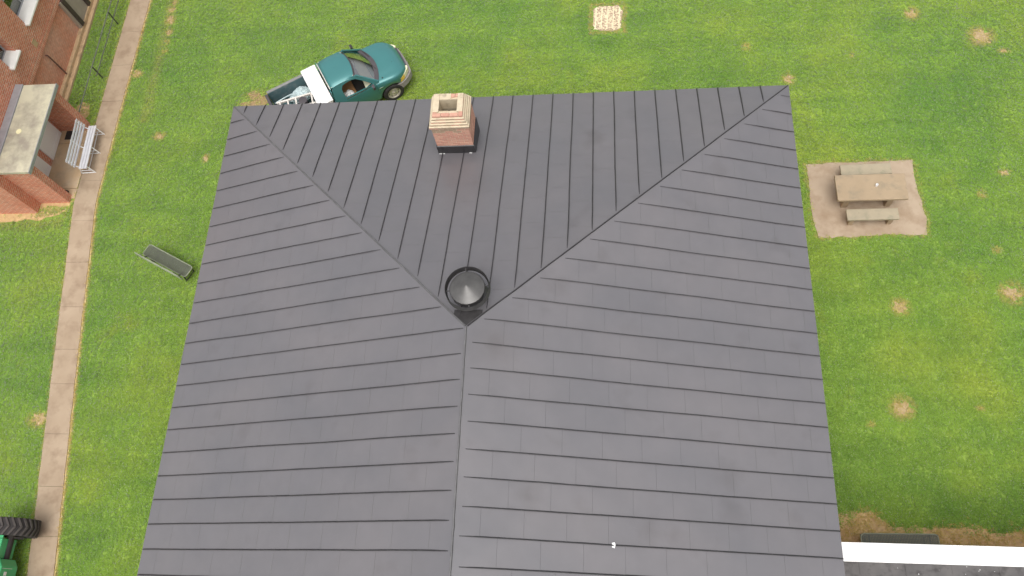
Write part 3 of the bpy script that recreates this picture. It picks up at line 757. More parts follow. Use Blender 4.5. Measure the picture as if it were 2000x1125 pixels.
# things by the porch
mb = MB(); mb.lathe([(.001, .012), (.07, .012), (.088, .018), (.095, .008), (.09, 0)], 28)
tag(mb.build('plastic_disc', 'paleyellow', None, smooth=True, loc=(-19.03, 13.92, 2.182)), 'pale yellow disc lying on the porch slab roof', 'disc')
mb = MB(); mb.box(-.22, .22, -.18, .18, 0, .014); o = tag(mb.build('door_mat', 'dark', None, bevel=.004, loc=(-18.97, 15.19, .036)), 'dark door mat on the porch floor behind the white bench', 'mat')
mb = MB()
for k in range(5): mb.box(-.20, .20, -.15 + k * .07, -.125 + k * .07, .0141, .017)
mb.build('rib', 'blackflash', o)
mb = MB(); mb.box(-.06, .06, -.04, .04, 0, .09); mb.lathe([(.05, .09), (.05, .11), (.02, .12)], 12)
tag(mb.build('door_stop', 'dark', None, bevel=.01, loc=(-18.5, 12.86, .03)), 'small dark block on the pavement beside the porch corner', 'block')

# railing along the grass strip
rl = thing('hand_rail', 'low metal pipe railing along the grass strip beside the brick building', 'railing', (-18.41, 18, 0))
posts = (22.6, 20.15, 17.66)
for y in posts: MB().tube([(0, y - 18, -.05), (0, y - 18, .66)], .024, 8).build('post', 'railpost', rl)
MB().tube([(0, 15.72 - 18, .66), (0, 17.66 - 18, .68), (0, 25.5 - 18, .69)], .022, 8).build('top_rail', 'rail', rl)
MB().tube([(0, 17.5 - 18, .34), (0, 25.5 - 18, .35)], .020, 8).build('mid_rail', 'rail', rl)

# white slatted bench on the apron
wb = thing('slatted_bench', 'white slatted metal bench with backrest by the porch doors', 'bench', (-17.9, 14.39, 0.035), R(2.5))
hl2 = .87
for k, x in enumerate((.135, .035, -.065)): MB().box(x - .043, x + .043, -hl2, hl2, .405, .44).build('seat_slat', 'whitemetal', wb, bevel=.008)
for k in range(4):
    z = .545 + .108 * k; x = -.20 - .022 * k
    MB().box(x - .012, x + .02, -hl2, hl2, z - .038, z + .038).build('back_slat', 'whitemetal', wb, bevel=.008)
for y in (-.78, 0, .78):
    mb = MB(); mb.tube([(.23, y, 0), (.16, y, .39), (-.12, y, .385), (-.19, y, .46), (-.285, y, .90)], .019, 8); mb.tube([(.23, y, .02), (.05, y, .018), (-.28, y, .02)], .017, 8); mb.tube([(-.28, y, .02), (-.12, y, .385)], .017, 8); mb.tube([(.20, y, .17), (-.20, y, .17)], .013, 8)
    mb.build('leg_frame', 'white', wb, smooth=True)
MB().tube([(.08, -.78, .17), (.08, .78, .17)], .014, 8).build('stretcher', 'whitemetal', wb)


# green mesh benches
def mesh_bench(label, loc, rz):
    b = thing('mesh_bench', label, 'bench', loc, rz, 'green mesh garden benches')
    L, D = .92, .20
    def rr(x, y, k=.09, n=5):
        pts = []
        for cx, cy, a0 in ((x - k, y - k, 0), (-x + k, y - k, 90), (-x + k, -y + k, 180), (x - k, -y + k, 270)):
            for q in range(n): a = R(a0 + 90 * q / (n - 1)); pts.append((cx + k * math.cos(a), cy + k * math.sin(a)))
        return pts
    # seat: expanded metal as crossing strands in a tube rim
    mb = MB(); s = .036
    for k in range(int(2 * L / s) + 1):
        x = -L + k * s
        mb.box(x - .012, x + .012, -D + .01, D - .01, .440, .446)
    for k in range(int(2 * D / s)):
        y = -D + (k + .5) * s
        mb.box(-L + .01, L - .01, y - .012, y + .012, .446, .452)
    mb.build('seat_mesh', 'mesh', b)
    o = rr(L, D); MB().tube([(*p, .45) for p in o] + [(*o[0], .45)], .016, 6, caps=False).build('seat_rim', 'meshedge', b, smooth=True)
    mb = MB()
    for k in range(int(2 * L / s) + 1): mb.box(-L + k * s - .011, -L + k * s + .011, -D - .10, -D - .094, .52, .80)
    for k in range(7): mb.box(-L, L, -D - .094, -D - .088, .53 + k * .04 - .01, .53 + k * .04 + .01)
    mb.build('back_mesh', 'mesh', b)
    MB().tube([(-L, -D - .10, .50), (-L, -D - .105, .78), (-L + .03, -D - .11, .81), (L - .03, -D - .11, .81), (L, -D - .105, .78), (L, -D - .10, .50), (-L, -D - .10, .50)], .020, 6).build('back_rim', 'meshedge', b, smooth=True)
    for x in (-.72, .72):
        mb = MB(); mb.tube([(x, .16, 0), (x, .16, .43), (x, -.18, .43), (x, -D - .08, .55), (x, -D - .085, .78)], .02, 6); mb.tube([(x, -.22, 0), (x, -.16, .43)], .02, 6); mb.tube([(x, .18, .02), (x, -.25, .02)], .018, 6)
        mb.build('leg', 'railpost', b, smooth=True)
    return b


mesh_bench('dark green mesh bench standing alone on the grass left of the roof', (-13.98, 10.02, 0), R(-27))
mesh_bench('dark green mesh bench half hidden behind the white coping at lower right', (7.15, 2.02, 0), R(1))

# concrete picnic set
pt = thing('picnic_table', 'large rectangular weathered concrete picnic table on the tan pad', 'table', (7.65, 11.925, .024), R(.3))
MB().box(-.985, .985, -.425, .425, .66, .75).build('table_top', 'table', pt, bevel=.014)
for x in (-.62, .62): MB().box(x - .09, x + .09, -.27, .27, 0, .659).build('leg', 'table', pt, bevel=.015)
MB().box(-.53, .53, -.05, .05, .25, .36).build('stretcher', 'table', pt)
for y, lab in ((11.19, 'concrete bench seat on the near side of the picnic table'), (12.70, 'concrete bench seat on the far side, partly hidden behind the picnic table')):
    s = thing('picnic_bench', lab, 'bench', (7.68, y, .024), R(.5 if y < 12 else 1), 'concrete benches of the picnic table')
    MB().box(-.725, .725, -.18, .18, .37, .45).build('seat', 'seatcon', s, bevel=.012)
    for x in (-.55, .55): MB().box(x - .07, x + .07, -.13, .13, 0, .369).build('leg', 'table', s, bevel=.012)
mb = MB(); mb.lathe([(.001, .0), (.032, 0), (.040, .09), (.036, .09), (.029, .01), (.001, .01)], 16)
tag(mb.build('paper_cup', 'paper', None, smooth=True, loc=(7.79, 11.95, .775)), 'small white cup standing on the picnic table', 'cup')

# ================================================================== PICKUP TRUCK
HEAD = R(30)
TC = (-9.47, 15.86)
def tp(): return None
truck = thing('pickup_truck', 'teal green pickup truck parked on the grass behind the roof', 'pickup truck',
              (TC[0] - 1.95 * math.cos(HEAD), TC[1] - 1.95 * math.sin(HEAD), 0), HEAD)
truck.scale = (1, .9, 1)
def tx_(x):
    if x > 3.7: return 3.7 + (x - 3.7) * .77
    if x < 2.15: return 2.15 - (2.15 - x) * .88
    return x
AX = (tx_(1.20), 4.13); AR = .445; AZ = .37


def zbot(x):
    z = .40
    for a in AX:
        if abs(x - a) < AR: z = max(z, AZ + math.sqrt(AR * AR - (x - a) ** 2))
    return z


def hw(x):
    w = .965 + .02 * math.exp(-((x - 4.2) / .5) ** 2) + .015 * math.exp(-((x - 1.2) / .5) ** 2)
    if x > 4.25: w -= .36 * ((x - 4.25) / .64) ** 2.2
    return w


def hood_z(x):
    k = max(0, min(1, (x - 3.7) / 1.19))
    return 1.165 - .07 * k - .24 * k ** 7


def stations(a, b, step=.055):
    n = int((b - a) / step); s = [a + (b - a) * k / n for k in range(n + 1)]
    for q in AX: s += [v for v in (q - AR + .004, q + AR - .004, q - AR - .004, q + AR + .004) if a < v < b]
    return sorted(s)


def side_pts(x, top, sgn=1):
    w = hw(x); zb = min(zbot(x), top - .12); H = top - zb
    return [(x, sgn * w * .955, zb), (x, sgn * w * .985, zb + .18 * H), (x, sgn * w, zb + .5 * H), (x, sgn * w * .995, zb + .75 * H), (x, sgn * w * .972, top - .035), (x, sgn * w * .945, top)]


# front clip with hood and fenders
rows = []
for x in stations(3.68, 4.89):
    zt = hood_z(x); ed = zt - .05; r = side_pts(x, ed, 1); w = hw(x)
    hood = [(x, w * .90, ed + .022), (x, w * .82, zt - .004), (x, w * .70, zt - .010), (x, w * .64, zt + .006), (x, w * .35, zt + .022), (x, 0, zt + .028)]
    left = r + hood
    rows.append(left + [(q[0], -q[1], q[2]) for q in reversed(left[:-1])])
mb = MB(); mb.grid(rows); mb.face(rows[-1])
mb.build('body', 'teal', truck, smooth=True, weld=True, angle=55)
# cab sides and rockers
for s in (1, -1):
    rows = [side_pts(x, 1.135, s) + [(x, s * hw(x) * .86, 1.135), (x, s * hw(x) * .85, .5)] for x in stations(2.2, 3.675, .2)]
    mb = MB(); mb.grid(rows); mb.build('cab_side', 'teal', truck, smooth=True, weld=True, angle=50)
    rows = []
    for x in np.linspace(2.34, 3.62, 8):
        rows.append([(q[0], q[1] + s * .008, q[2]) for q in side_pts(x, 1.128, s)][:5])
    mb = MB(); mb.grid(rows); d = mb.build('door', 'teal', truck, smooth=True, angle=60)
    MB().box(2.44, 2.60, min(s * .968, s * .995), max(s * .968, s * .995), .93, .97).build('handle', 'chrome', d, bevel=.008)
# cargo bed
for s in (1, -1):
    rows = [side_pts(x, 1.27, s) + [(x, s * .88, 1.275), (x, s * .80, 1.27), (x, s * .79, .62)] for x in stations(.35, 2.15, .08)]
    mb = MB(); mb.grid(rows); mb.face(rows[0]); mb.face(rows[-1]); mb.build('bed_side', 'bedliner' if s > 0 else 'teal', truck, smooth=True, weld=True, angle=45)
    mb = MB(); mb.box(.36, 2.14, min(s * .81, s * .925), max(s * .81, s * .925), 1.277, 1.30); mb.build('bed_rail', 'railcap', truck, bevel=.008)
    mb = MB(); mb.box(.90, 1.75, min(s * .60, s * .785), max(s * .55, s * .785), .62, .80); mb.build('wheel_tub', 'bedliner', truck, bevel=.05)
mb = MB(); mb.box(.35, 2.15, -.79, .79, .56, .60)
for k in range(9): mb.box(.36, 2.13, -.72 + k * .17, -.64 + k * .17, .6005, .615)
mb.build('bed_floor', 'bedliner', truck)
MB().box(2.10, 2.16, -.79, .79, .60, 1.27).build('bulkhead', 'bedliner', truck)
tg = MB().box(.26, .34, -.80, .80, .60, 1.28).build('tailgate', 'teal', truck, bevel=.02)
MB().box(.25, .345, -.80, .80, 1.282, 1.305).build('tailgate_cap', 'trim', tg, bevel=.006)
MB().box(.12, .26, -.92, .92, .42, .62).build('rear_bumper', 'chrome', truck, bevel=.03)
for s in (1, -1): MB().box(.31, .35, s * .885 - .045, s * .885 + .045, .75, 1.20).build('tail_light', 'amber', truck, bevel=.01)
# cab upper: side frames with open window
OUT = [(2.24, 1.13), (2.255, 1.35), (2.29, 1.56), (2.36, 1.665), (2.70, 1.715), (3.05, 1.715), (3.22, 1.68), (3.48, 1.46), (3.80, 1.16), (3.30, 1.13)]
INN = [(2.62, 1.155), (2.59, 1.34), (2.60, 1.50), (2.67, 1.60), (2.80, 1.63), (3.02, 1.635), (3.14, 1.61), (3.36, 1.44), (3.61, 1.19), (3.20, 1.15)]
def cy(z): return .925 - .265 * max(0, (z - 1.13) / .585) ** 1.15
for s in (1, -1):
    mb = MB(); o = [(x, s * cy(z), z) for x, z in OUT]; i = [(x, s * cy(z), z) for x, z in INN]
    o2 = [(x, s * (cy(z) - .05), z) for x, z in OUT]; i2 = [(x, s * (cy(z) - .05), z) for x, z in INN]
    mb.grid([o2, o, i, i2, o2], closed=True); mb.build('window_frame', 'teal', truck, smooth=True, weld=True, angle=50)
    mb = MB(); mb.tube([(x, s * (cy(z) + .004), z) for x, z in [INN[0], INN[9], INN[8]]], .012, 6); mb.build('window_trim', 'chrome', truck)
    if s > 0:
        mb = MB(); mb.face([(x, s * (cy(z) - .025), z) for x, z in INN]); mb.build('window', 'glass', truck)
# roof
rows = []
for x in np.linspace(0, 1, 11):
    row = []
    for u in np.linspace(-1, 1, 17):
        fx_ = 3.245 - .16 * abs(u) ** 2.2; xx = 2.29 + (fx_ - 2.29) * x
        zz = 1.785 - .075 * abs(u) ** 4 - .05 * (1 - x) ** 6 - .045 * x ** 5
        row.append((xx, u * .685, zz))
    rows.append(row)
mb = MB(); mb.grid(rows); mb.grid([rows[0], [(2.265, p[1] * 1.01, p[2] - .06) for p in rows[0]]])
mb.build('cab_roof', 'teal', truck, smooth=True, weld=True, angle=60)
rows = [[(2.27, u * .70, 1.70 - .06 * abs(u) ** 4) for u in np.linspace(-1, 1, 9)], [(2.262, u * .72, 1.66 - .06 * abs(u) ** 4) for u in np.linspace(-1, 1, 9)]]
mb = MB(); mb.tube([(2.262, u * .665, 1.712 - .07 * abs(u) ** 4) for u in np.linspace(-1, 1, 13)], .016, 6); mb.build('rear_lip_highlight', 'ladder', truck)  # pale tube put in as the highlight along the roof's rear lip
mb = MB(); mb.box(2.215, 2.26, -.84, .84, .62, 1.20); mb.box(2.225, 2.265, -.80, -.64, 1.20, 1.60); mb.box(2.225, 2.265, .64, .80, 1.20, 1.60); mb.build('cab_rear_panel', 'teal', truck, bevel=.012)
mb = MB(); mb.face([(2.235, -.64, 1.20), (2.235, .64, 1.20), (2.262, .62, 1.64), (2.262, -.62, 1.64)]); mb.build('rear_window', 'glass', truck)
mb = MB(); mb.box(2.222, 2.245, -.64, .64, 1.195, 1.225); mb.box(2.226, 2.25, -.22, -.20, 1.225, 1.62); mb.box(2.226, 2.25, .20, .22, 1.225, 1.62); mb.build('rear_window_frame', 'trim', truck)
# windshield and cowl
def arc(x0, dx, wy, z, n=15, dz=0): return [(x0 - dx * abs(u) ** 2, u * wy, z - dz * abs(u) ** 2) for u in np.linspace(-1, 1, n)]
mb = MB(); top = arc(3.245, .115, .62, 1.735, dz=.03); bot = arc(3.88, .19, .78, 1.185)
mb.grid([top, [tuple((np.array(a) + np.array(b)) / 2 + np.array((.015, 0, .025))) for a, b in zip(top, bot)], bot]); mb.build('windshield', 'glass', truck, smooth=True)
mb = MB(); mb.grid([arc(3.235, .115, .655, 1.752, dz=.035), arc(3.29, .115, .645, 1.705, dz=.03)]); mb.build('windshield_trim', 'trim', truck)
mb = MB(); mb.grid([arc(3.85, .19, .80, 1.196), arc(3.94, .19, .83, 1.200), arc(4.02, .21, .83, 1.190, dz=.03)]); mb.build('cowl', 'trim', truck, smooth=True)
for y in (-.32, .32):
    mb = MB(); mb.tube([(3.93, y, 1.215), (3.86, y + .25, 1.225), (3.80, y + .42, 1.25)], .010, 6); mb.build('wiper', 'dark', truck)
for s in (1, -1): MB().bar((3.20, s * .66, 1.70), (3.80, s * .85, 1.165), .06, .05).build('pillar', 'teal', truck, bevel=.01)
# mirrors
for s in (1, -1):
    mb = MB(); mb.box(3.52, 3.60, min(s * .99, s * 1.17), max(s * .99, s * 1.17), 1.16, 1.31); mr = mb.build('mirror', 'dark' if s > 0 else 'trim', truck, bevel=.025)
    MB().bar((3.57, s * .90, 1.17), (3.56, s * 1.0, 1.19), .04, .04).build('mirror_arm', 'dark', mr)
    MB().box(3.512, 3.519, min(s * 1.01, s * 1.15), max(s * 1.01, s * 1.15), 1.18, 1.29).build('mirror_glass', 'chrome', mr)
# nose: lamps, grille, bumper follow the plan curve
def xf(y):
    y = abs(y)
    return 4.25 + .64 * ((.967 - y) / .36) ** (1 / 2.2) if y > .605 else 4.895 + .03 * (1 - (y / .605) ** 2)
def nose(y0, y1, z0, z1, off, n=9, back=.06):
    ys_ = np.linspace(y0, y1, n); mb = MB()
    A = [(xf(y) + off, y * 1.005, z0) for y in ys_]; Bq = [(xf(y) + off, y * 1.005, z1) for y in ys_]
    C = [(xf(y) - back, y * .99, z1 + .01) for y in ys_]; D = [(xf(y) - back, y * .99, z0) for y in ys_]
    mb.grid([D, A, Bq, C]); mb.face([A[0], Bq[0], C[0], D[0]]); mb.face([A[-1], Bq[-1], C[-1], D[-1]]); return mb
for s in (1, -1):
    nose(s * .50, s * .82, .70, .885, .012).build('headlight', 'lamp', truck, smooth=True, angle=50)
    nose(s * .825, s * .925, .70, .87, .012).build('indicator', 'amber', truck, smooth=True, angle=50)
nose(-.485, .485, .68, .86, .010, 13).build('grille', 'trim', truck, smooth=True, angle=50)
nose(-.465, .465, .75, .79, .022, 13).build('grille_bar', 'chrome', truck, smooth=True, angle=50)
nose(-.945, .945, .42, .66, .085, 31, back=.10).build('front_bumper', 'bumper', truck, smooth=True, angle=50)
MB().box(3.72, 3.86, -.990, -.980, .93, .955).build('badge', 'chrome', truck)
MB().box(4.50, 4.515, -.30, -.29, 1.13, 1.145).build('hood_bump', 'dark', truck)
MB().tube([(3.98, -.78, 1.14), (3.96, -.80, 1.18)], .018, 6).build('antenna_base', 'dark', truck)
MB().box(.6, 4.7, -.70, .70, .28, .50).build('chassis', 'dark', truck)
for a in AX:
    for s in (1, -1):
        w = bpy.data.objects.new('wheel', None); COL.objects.link(w); w.parent = truck; w.location = (a, s * .835, AZ); w.rotation_euler = (0, 0, 0 if s < 0 else math.pi)
        mb = MB(); mb.lathe([(.215, .02), (.225, -.105), (.26, -.125), (.33, -.125), (.36, -.105), (.372, -.07), (.374, 0), (.372, .07), (.36, .105), (.33, .125), (.23, .12), (.215, .02)], 40, 'y'); mb.build('tyre', 'rubber', w, smooth=True, angle=60)
        mb = MB(); mb.lathe([(.228, -.118), (.215, -.112), (.205, -.06), (.175, -.045), (.15, -.075), (.10, -.085), (.075, -.06), (.07, -.10), (.05, -.115), (.001, -.118)], 32, 'y'); mb.build('rim', 'steel', w, smooth=True, angle=35)
        for k in range(8):
            b_ = R(45 * k + 10); MB().box(-.016, .016, -.012, .012, -.022, .022).build('vent_hole', 'dark', w, loc=(.182 * math.cos(b_), -.048, .182 * math.sin(b_))).rotation_euler = (0, -b_, 0)
# interior
MB().box(2.28, 3.75, -.84, .84, .50, .56).build('cab_floor', 'dark', truck)
mb = MB(); mb.box(2.52, 3.02, -.76, .76, .62, .86); mb.build('seat', 'tan', truck, bevel=.06)
mb = MB(); mb.box(2.34, 2.52, -.76, .76, .66, 1.34); mb.build('seat_back', 'tan', truck, bevel=.06)
mb = MB(); mb.grid([arc(3.36, .04, .80, 1.07), arc(3.55, .10, .80, 1.14), arc(3.84, .19, .77, 1.17)]); mb.build('dashboard', 'beige', truck, smooth=True)
MB().box(3.40, 3.50, -.80, .80, .80, 1.08).build('dashboard_front', 'dark', truck)
mb = MB(); mb.grid([[(2.32, -.66, 1.69), (2.32, .66, 1.69)], [(3.15, -.62, 1.70), (3.15, .62, 1.70)]]); mb.build('headliner', 'beige', truck)
mb = MB(); mb.lathe([(.19 + .014 * math.cos(R(a)), .014 * math.sin(R(a))) for a in range(0, 361, 45)], 24); sw = mb.build('steering_wheel', 'dark', truck, smooth=True, loc=(3.30, .38, 1.10)); sw.rotation_euler = (0, R(-62), 0)


def truck_pt(x, y, z=0):
    c, s = math.cos(HEAD), math.sin(HEAD); o = truck.location; y *= .92
    return (o.x + x * c - y * s, o.y + x * s + y * c, z)


def crumple(name, mat, sx, sy, sz, seed, sub=4):
    bm = bmesh.new(); bmesh.ops.create_icosphere(bm, subdivisions=sub, radius=1)
    for v in bm.verts:
        n = v.co.normalized(); k = 1 + .28 * mnoise.noise(n * 1.7 + Vector((seed, 0, 0))) + .20 * abs(mnoise.noise(n * 4.5 + Vector((0, seed, 0)))) - .1
        v.co = Vector((n.x * sx * k, n.y * sy * k, max(-.02, n.z * sz * k)))
    me = bpy.data.meshes.new(name); bm.to_mesh(me); bm.free(); me.materials.append(M[mat]); 
    o = bpy.data.objects.new(name, me); COL.objects.link(o); return o


o = tag(crumple('cloth_bundle', 'cloth', .20, .17, .17, 3), 'white bundled cloth on the seat inside the pickup window', 'cloth'); o.location = truck_pt(2.74, -.58, .90); o.rotation_euler = (0, 0, HEAD)
o = tag(crumple('yellow_rag', 'paleyellow', .07, .06, .05, 5, 3), 'small yellow rag on the truck seat beside the white cloth', 'rag'); o.location = truck_pt(2.62, -.66, .90)
tb = thing('tool_box', 'long white tool box across the truck bed behind the cab', 'tool box', truck_pt(1.93, 0, 1.302), HEAD); tb.scale = (1, .92, 1)
MB().box(-.24, .24, -.905, .905, 0, .06).build('lid_base', 'boxwhite', tb, bevel=.008)
MB().box(-.262, .262, -.915, .915, .062, .13).build('lid', 'boxwhite', tb, bevel=.02)
MB().box(-.21, .21, -.75, .75, -.34, 0).build('box_body', 'boxwhite', tb)
o = tag(crumple('plastic_sheet', 'tarp', .42, .28, .30, 8), 'crumpled pale teal plastic sheet in the truck bed', 'plastic sheet'); o.location = truck_pt(1.32, .42, .86); o.rotation_euler = (0, 0, HEAD)
ld = thing('ladder', 'white aluminium ladder lying in the truck bed along its right side', 'ladder', truck_pt(.44, .06, 1.20), HEAD + R(-13))
for y in (-.21, .21): MB().box(0, 1.35, y - .028, y + .028, -.04, .04).build('side_rail', 'ladder', ld, bevel=.006)
for k in range(5): MB().box(.08 + k * .27, .135 + k * .27, -.185, .185, -.018, .018).build('rung', 'ladder', ld, bevel=.006)
o = thing('bucket', 'dark grey round bucket with lid on the ladder in the truck bed', 'bucket', truck_pt(1.30, -.17, .97), HEAD)
MB().lathe([(.001, 0), (.12, 0), (.135, .28)], 28).build('pail', 'trim', o, smooth=True)
MB().lathe([(.135, .27), (.148, .275), (.148, .30), (.135, .305), (.001, .30)], 28).build('lid', 'trim', o, smooth=True, angle=30)
mb = MB(); mb.tube([(0, 0, 0), (.4, .03, .01), (.85, .02, .02)], .022, 8); o = tag(mb.build('wooden_pole', 'tarp', None, smooth=True, loc=truck_pt(.42, .52, 1.0)), 'pale pole lying in the truck bed beside the plastic sheet', 'pole'); o.rotation_euler = (0, 0, HEAD)

# ================================================================== GREEN TRACTOR AT THE LOWER LEFT
tr = thing('tractor', 'bright green tractor with chevron tyre at the lower left corner', 'tractor', (-16.66, .78, 0), 0)
def tractor_wheel(x, y, r, wd):
    w = bpy.data.objects.new('wheel', None); COL.objects.link(w); w.parent = tr; w.location = (x, y, r)
    h = wd / 2
    MB().lathe([(r * .55, -h * .8), (r * .62, -h), (r * .85, -h * 1.02), (r * .94, -h * .92), (r * .955, 0), (r * .94, h * .92), (r * .85, h * 1.02), (r * .62, h), (r * .55, h * .8)], 48, 'y').build('tyre', 'treadlow', w, smooth=True, angle=60)
    MB().lathe([(r * .56, -h * .8), (r * .52, -h * .5), (r * .2, -h * .3), (.001, -h * .3)], 32, 'y').build('rim', 'yellow', w, smooth=True)
    MB().lathe([(r * .56, h * .8), (r * .52, h * .5), (r * .2, h * .3), (.001, h * .3)], 32, 'y').build('rim', 'yellow', w, smooth=True)
    n = 26
    for k in range(n):                                   # chevron lugs
        for s in (1, -1):
            rows = []
            for q in range(6):
                y_ = s * (h * .02 + h * .98 * q / 5) ; a = 2 * math.pi * (k + (.5 if s < 0 else .5)) / n + (.20 * (q / 5) + .02) 
                rr_ = r * (.955 - .03 * (q / 5) ** 3); d = .052
                ring = []
                for da, rad in ((-d, rr_ - .012), (-d * .8, rr_ + .030), (d * .8, rr_ + .030), (d, rr_ - .012)):
                    ring.append((rad * math.cos(a + da), y_, rad * math.sin(a + da)))
                rows.append(ring)
            mb = MB(); mb.grid(rows); mb.face(rows[0]); mb.face(rows[-1]); mb.build('lug', 'tread', w, weld=True)
tractor_wheel(0, .93, .66, .47)
tractor_wheel(0, -.93, .66, .47)
for y in (.62, -.62):
    mb = MB(); mb.lathe([(.24, -.22), (.27, -.21), (.32, -.12), (.34, 0), (.32, .12), (.27, .21), (.24, .22)], 32, 'y'); o = mb.build('front_tyre', 'rubber', tr, smooth=True, loc=(-2.1, y, .34)); MB().lathe([(.25, -.1), (.001, -.08)], 24, 'y').build('rim', 'yellow', o); MB().lathe([(.25, .1), (.001, .08)], 24, 'y').build('rim', 'yellow', o)
MB().tube([(0, -.8, .66), (0, .8, .66)], .10, 12).build('axle', 'treadlow', tr)
def chbox(x0, x1, y0, y1, z0, z1, c):
    mb = MB(); prof = [(x1, z0), (x1, z1 - c), (x1 - c * .9, z1), (x0, z1), (x0, z0)]
    rows = [[(x, y, z) for x, z in prof] for y in (y0, y1)]; mb.grid(rows, closed=True); mb.face(rows[0]); mb.face(rows[1][::-1]); return mb
chbox(-1.2, .02, .10, .62, .42, 1.00, .02).build('gearbox_housing', 'green', tr, bevel=.012, weld=True)
mb = MB(); rows = []
for z, k in ((.40, 0), (1.02, 0), (1.12, .12)):
    rows.append([(.24 - k, -.60 + k, z), (.24 - k, -.10 + 0, z), (.12 - k, .085, z), (-.6, .085, z), (-.6, -.60 + k, z)])
mb.grid(rows, closed=True); mb.face(rows[0]); mb.face(rows[-1]); bx = mb.build('rear_box', 'green', tr, bevel=.01, weld=True)
MB().box(.241, .246, -.16, -.15, .6, .98).build('panel_edge', 'whitemetal', bx); MB().box(.241, .248, -.34, -.24, .78, .88).build('decal', 'white', bx)
for y in (.63, -1.0): MB().box(-.8, .02, y, y + .08, .95, 1.0).build('fender', 'green', tr, bevel=.01)
chbox(-2.6, -1.2, -.30, .30, .55, 1.15, .08).build('hood', 'green', tr, bevel=.03, weld=True)
MB().box(-.75, -.35, -.22, .22, 1.13, 1.22).build('seat', 'dark', tr, bevel=.04)
MB().box(-.40, -.32, -.22, .22, 1.2, 1.5).build('seat_back', 'dark', tr, bevel=.03)
mb = MB(); mb.lathe([(.17 + .013 * math.cos(R(a)), .013 * math.sin(R(a))) for a in range(0, 361, 45)], 24); mb.build('steering_wheel', 'dark', tr, smooth=True, loc=(-1.15, 0, 1.35))
MB().tube([(-1.2, 0, 1.1), (-1.15, 0, 1.35)], .02, 8).build('steering_column', 'dark', tr)
MB().bar((.22, .66, .45), (-.05, .67, .75), .05, .10).build('lift_arm', 'treadlow', tr)

# ================================================================== GRASS
def tuft(seed):
    rg = random.Random(seed); mb = MB()
    for k in range(9):
        a = rg.uniform(0, 2 * math.pi); r0 = rg.uniform(0, .022); ln = rg.uniform(.030, .062); w = rg.uniform(.0045, .0085); el = rg.uniform(.35, 1.15)
        x, y = r0 * math.cos(a), r0 * math.sin(a); d = Vector((math.cos(a + rg.uniform(-.6, .6)), math.sin(a), 0)).normalized(); s = Vector((-d.y, d.x, 0)) * w
        p0 = Vector((x, y, -.004)); p1 = p0 + d * ln * .5 * math.cos(el) + Vector((0, 0, ln * .55 * math.sin(el))); p2 = p1 + d * ln * .55 * math.cos(el * .6) + Vector((0, 0, ln * .22))
        mb.face([p0 - s, p0 + s, p1 + s, p1 - s]); mb.face([p1 - s, p1 + s, p2])
    return mb


tcol = bpy.data.collections.new('tuft_shapes')
for k in range(4):
    o = tuft(k + 1).build('tuft_shape', 'grass', None); COL.objects.unlink(o); tcol.objects.link(o)

DENS = 520
# the strips of lawn the camera looks at (with a margin for a step aside)
rects = [(-27, -10.0, -3.5, 12.6), (-27, 16, 12.6, 24.5), (4.2, 16, 1.6, 12.6)]
pts = np.concatenate([np.column_stack([rng.uniform(a, b, int((b - a) * (d - c) * DENS)), rng.uniform(c, d, int((b - a) * (d - c) * DENS))]) for a, b, c, d in rects])
X, Y = pts[:, 0], pts[:, 1]
keep = np.ones(len(X), bool); dryv = np.zeros(len(X))
u01 = rng.random(len(X)); jit = rng.normal(0, .025, len(X))
pxs = np.interp(Y, [p[1] for p in PATH[::-1]], [p[0] for p in PATH[::-1]])
dp = X - pxs
wobl = .035 * np.sin(Y * 7.3 + 2 * np.sin(Y * 2.1)) + .02 * np.sin(Y * 19)
keep &= ~((dp > -PW + jit * .8 + wobl * .6) & (dp < PW - .0 + jit * .8 + wobl * .4))
e_r = (dp - PW); dryv = np.maximum(dryv, np.where((e_r > -.08) & (e_r < .15 + wobl), np.clip(1.15 - np.abs(e_r - .02) / .13, 0, 1), 0))
e_l = (-dp - PW); dryv = np.maximum(dryv, np.where((e_l > -.06) & (e_l < .06), .45, 0))


def inpoly(poly, x, y):
    r = np.zeros(len(x), bool)
    for (xa, ya), (xb, yb) in zip(poly, poly[1:] + poly[:1]):
        c = ((ya > y) != (yb > y)) & (x < (xb - xa) * (y - ya) / (yb - ya + 1e-12) + xa); r ^= c
    return r


jx, jy = rng.normal(0, .035, len(X)), rng.normal(0, .035, len(X))
pk = [(-18.2, 12.5), (-18.2, 15.5), (-20, 15.5), (-20, 12.5)]
pad_in = inpoly(pp, X + jx * .8, Y + jy * .8); keep &= ~pad_in
grow = [(7.66 + (x - 7.66) * 1.05, 11.93 + (y - 11.93) * 1.06) for x, y in pp]
dryv = np.maximum(dryv, np.where(inpoly(grow, X + jx, Y + jy), .30 + .3 * u01, 0))
keep &= ~inpoly(pk, X, Y)
keep &= ~((X < -19.47) & (Y > 12.0)); keep &= ~((X < -18.28) & (Y > 12.3) & (Y < 15.72))
keep &= ~((Y < 12.0 + .2 * np.sin(X * 3) * .3 + jy) & (Y > 11.76 + .06 * np.sin(X * 5) + jy * 1.5) & (X < -18.4))
dryv = np.maximum(dryv, np.where((X < -18.3) & (Y < 12.2) & (Y > 11.2), np.clip((Y - 11.25) / .55, 0, 1) * .6 * u01, 0))
for (x, y, rx, ry) in BARE:
    q = np.hypot((X - x) / rx, (Y - y) / ry) + rng.normal(0, .17, len(X))
    keep &= ~((q < .95) & (u01 < (.72 if max(rx, ry) >= .11 else .15))); dryv = np.maximum(dryv, np.where(q < 2.0, np.clip(1.5 - .75 * q, 0, .75), 0))
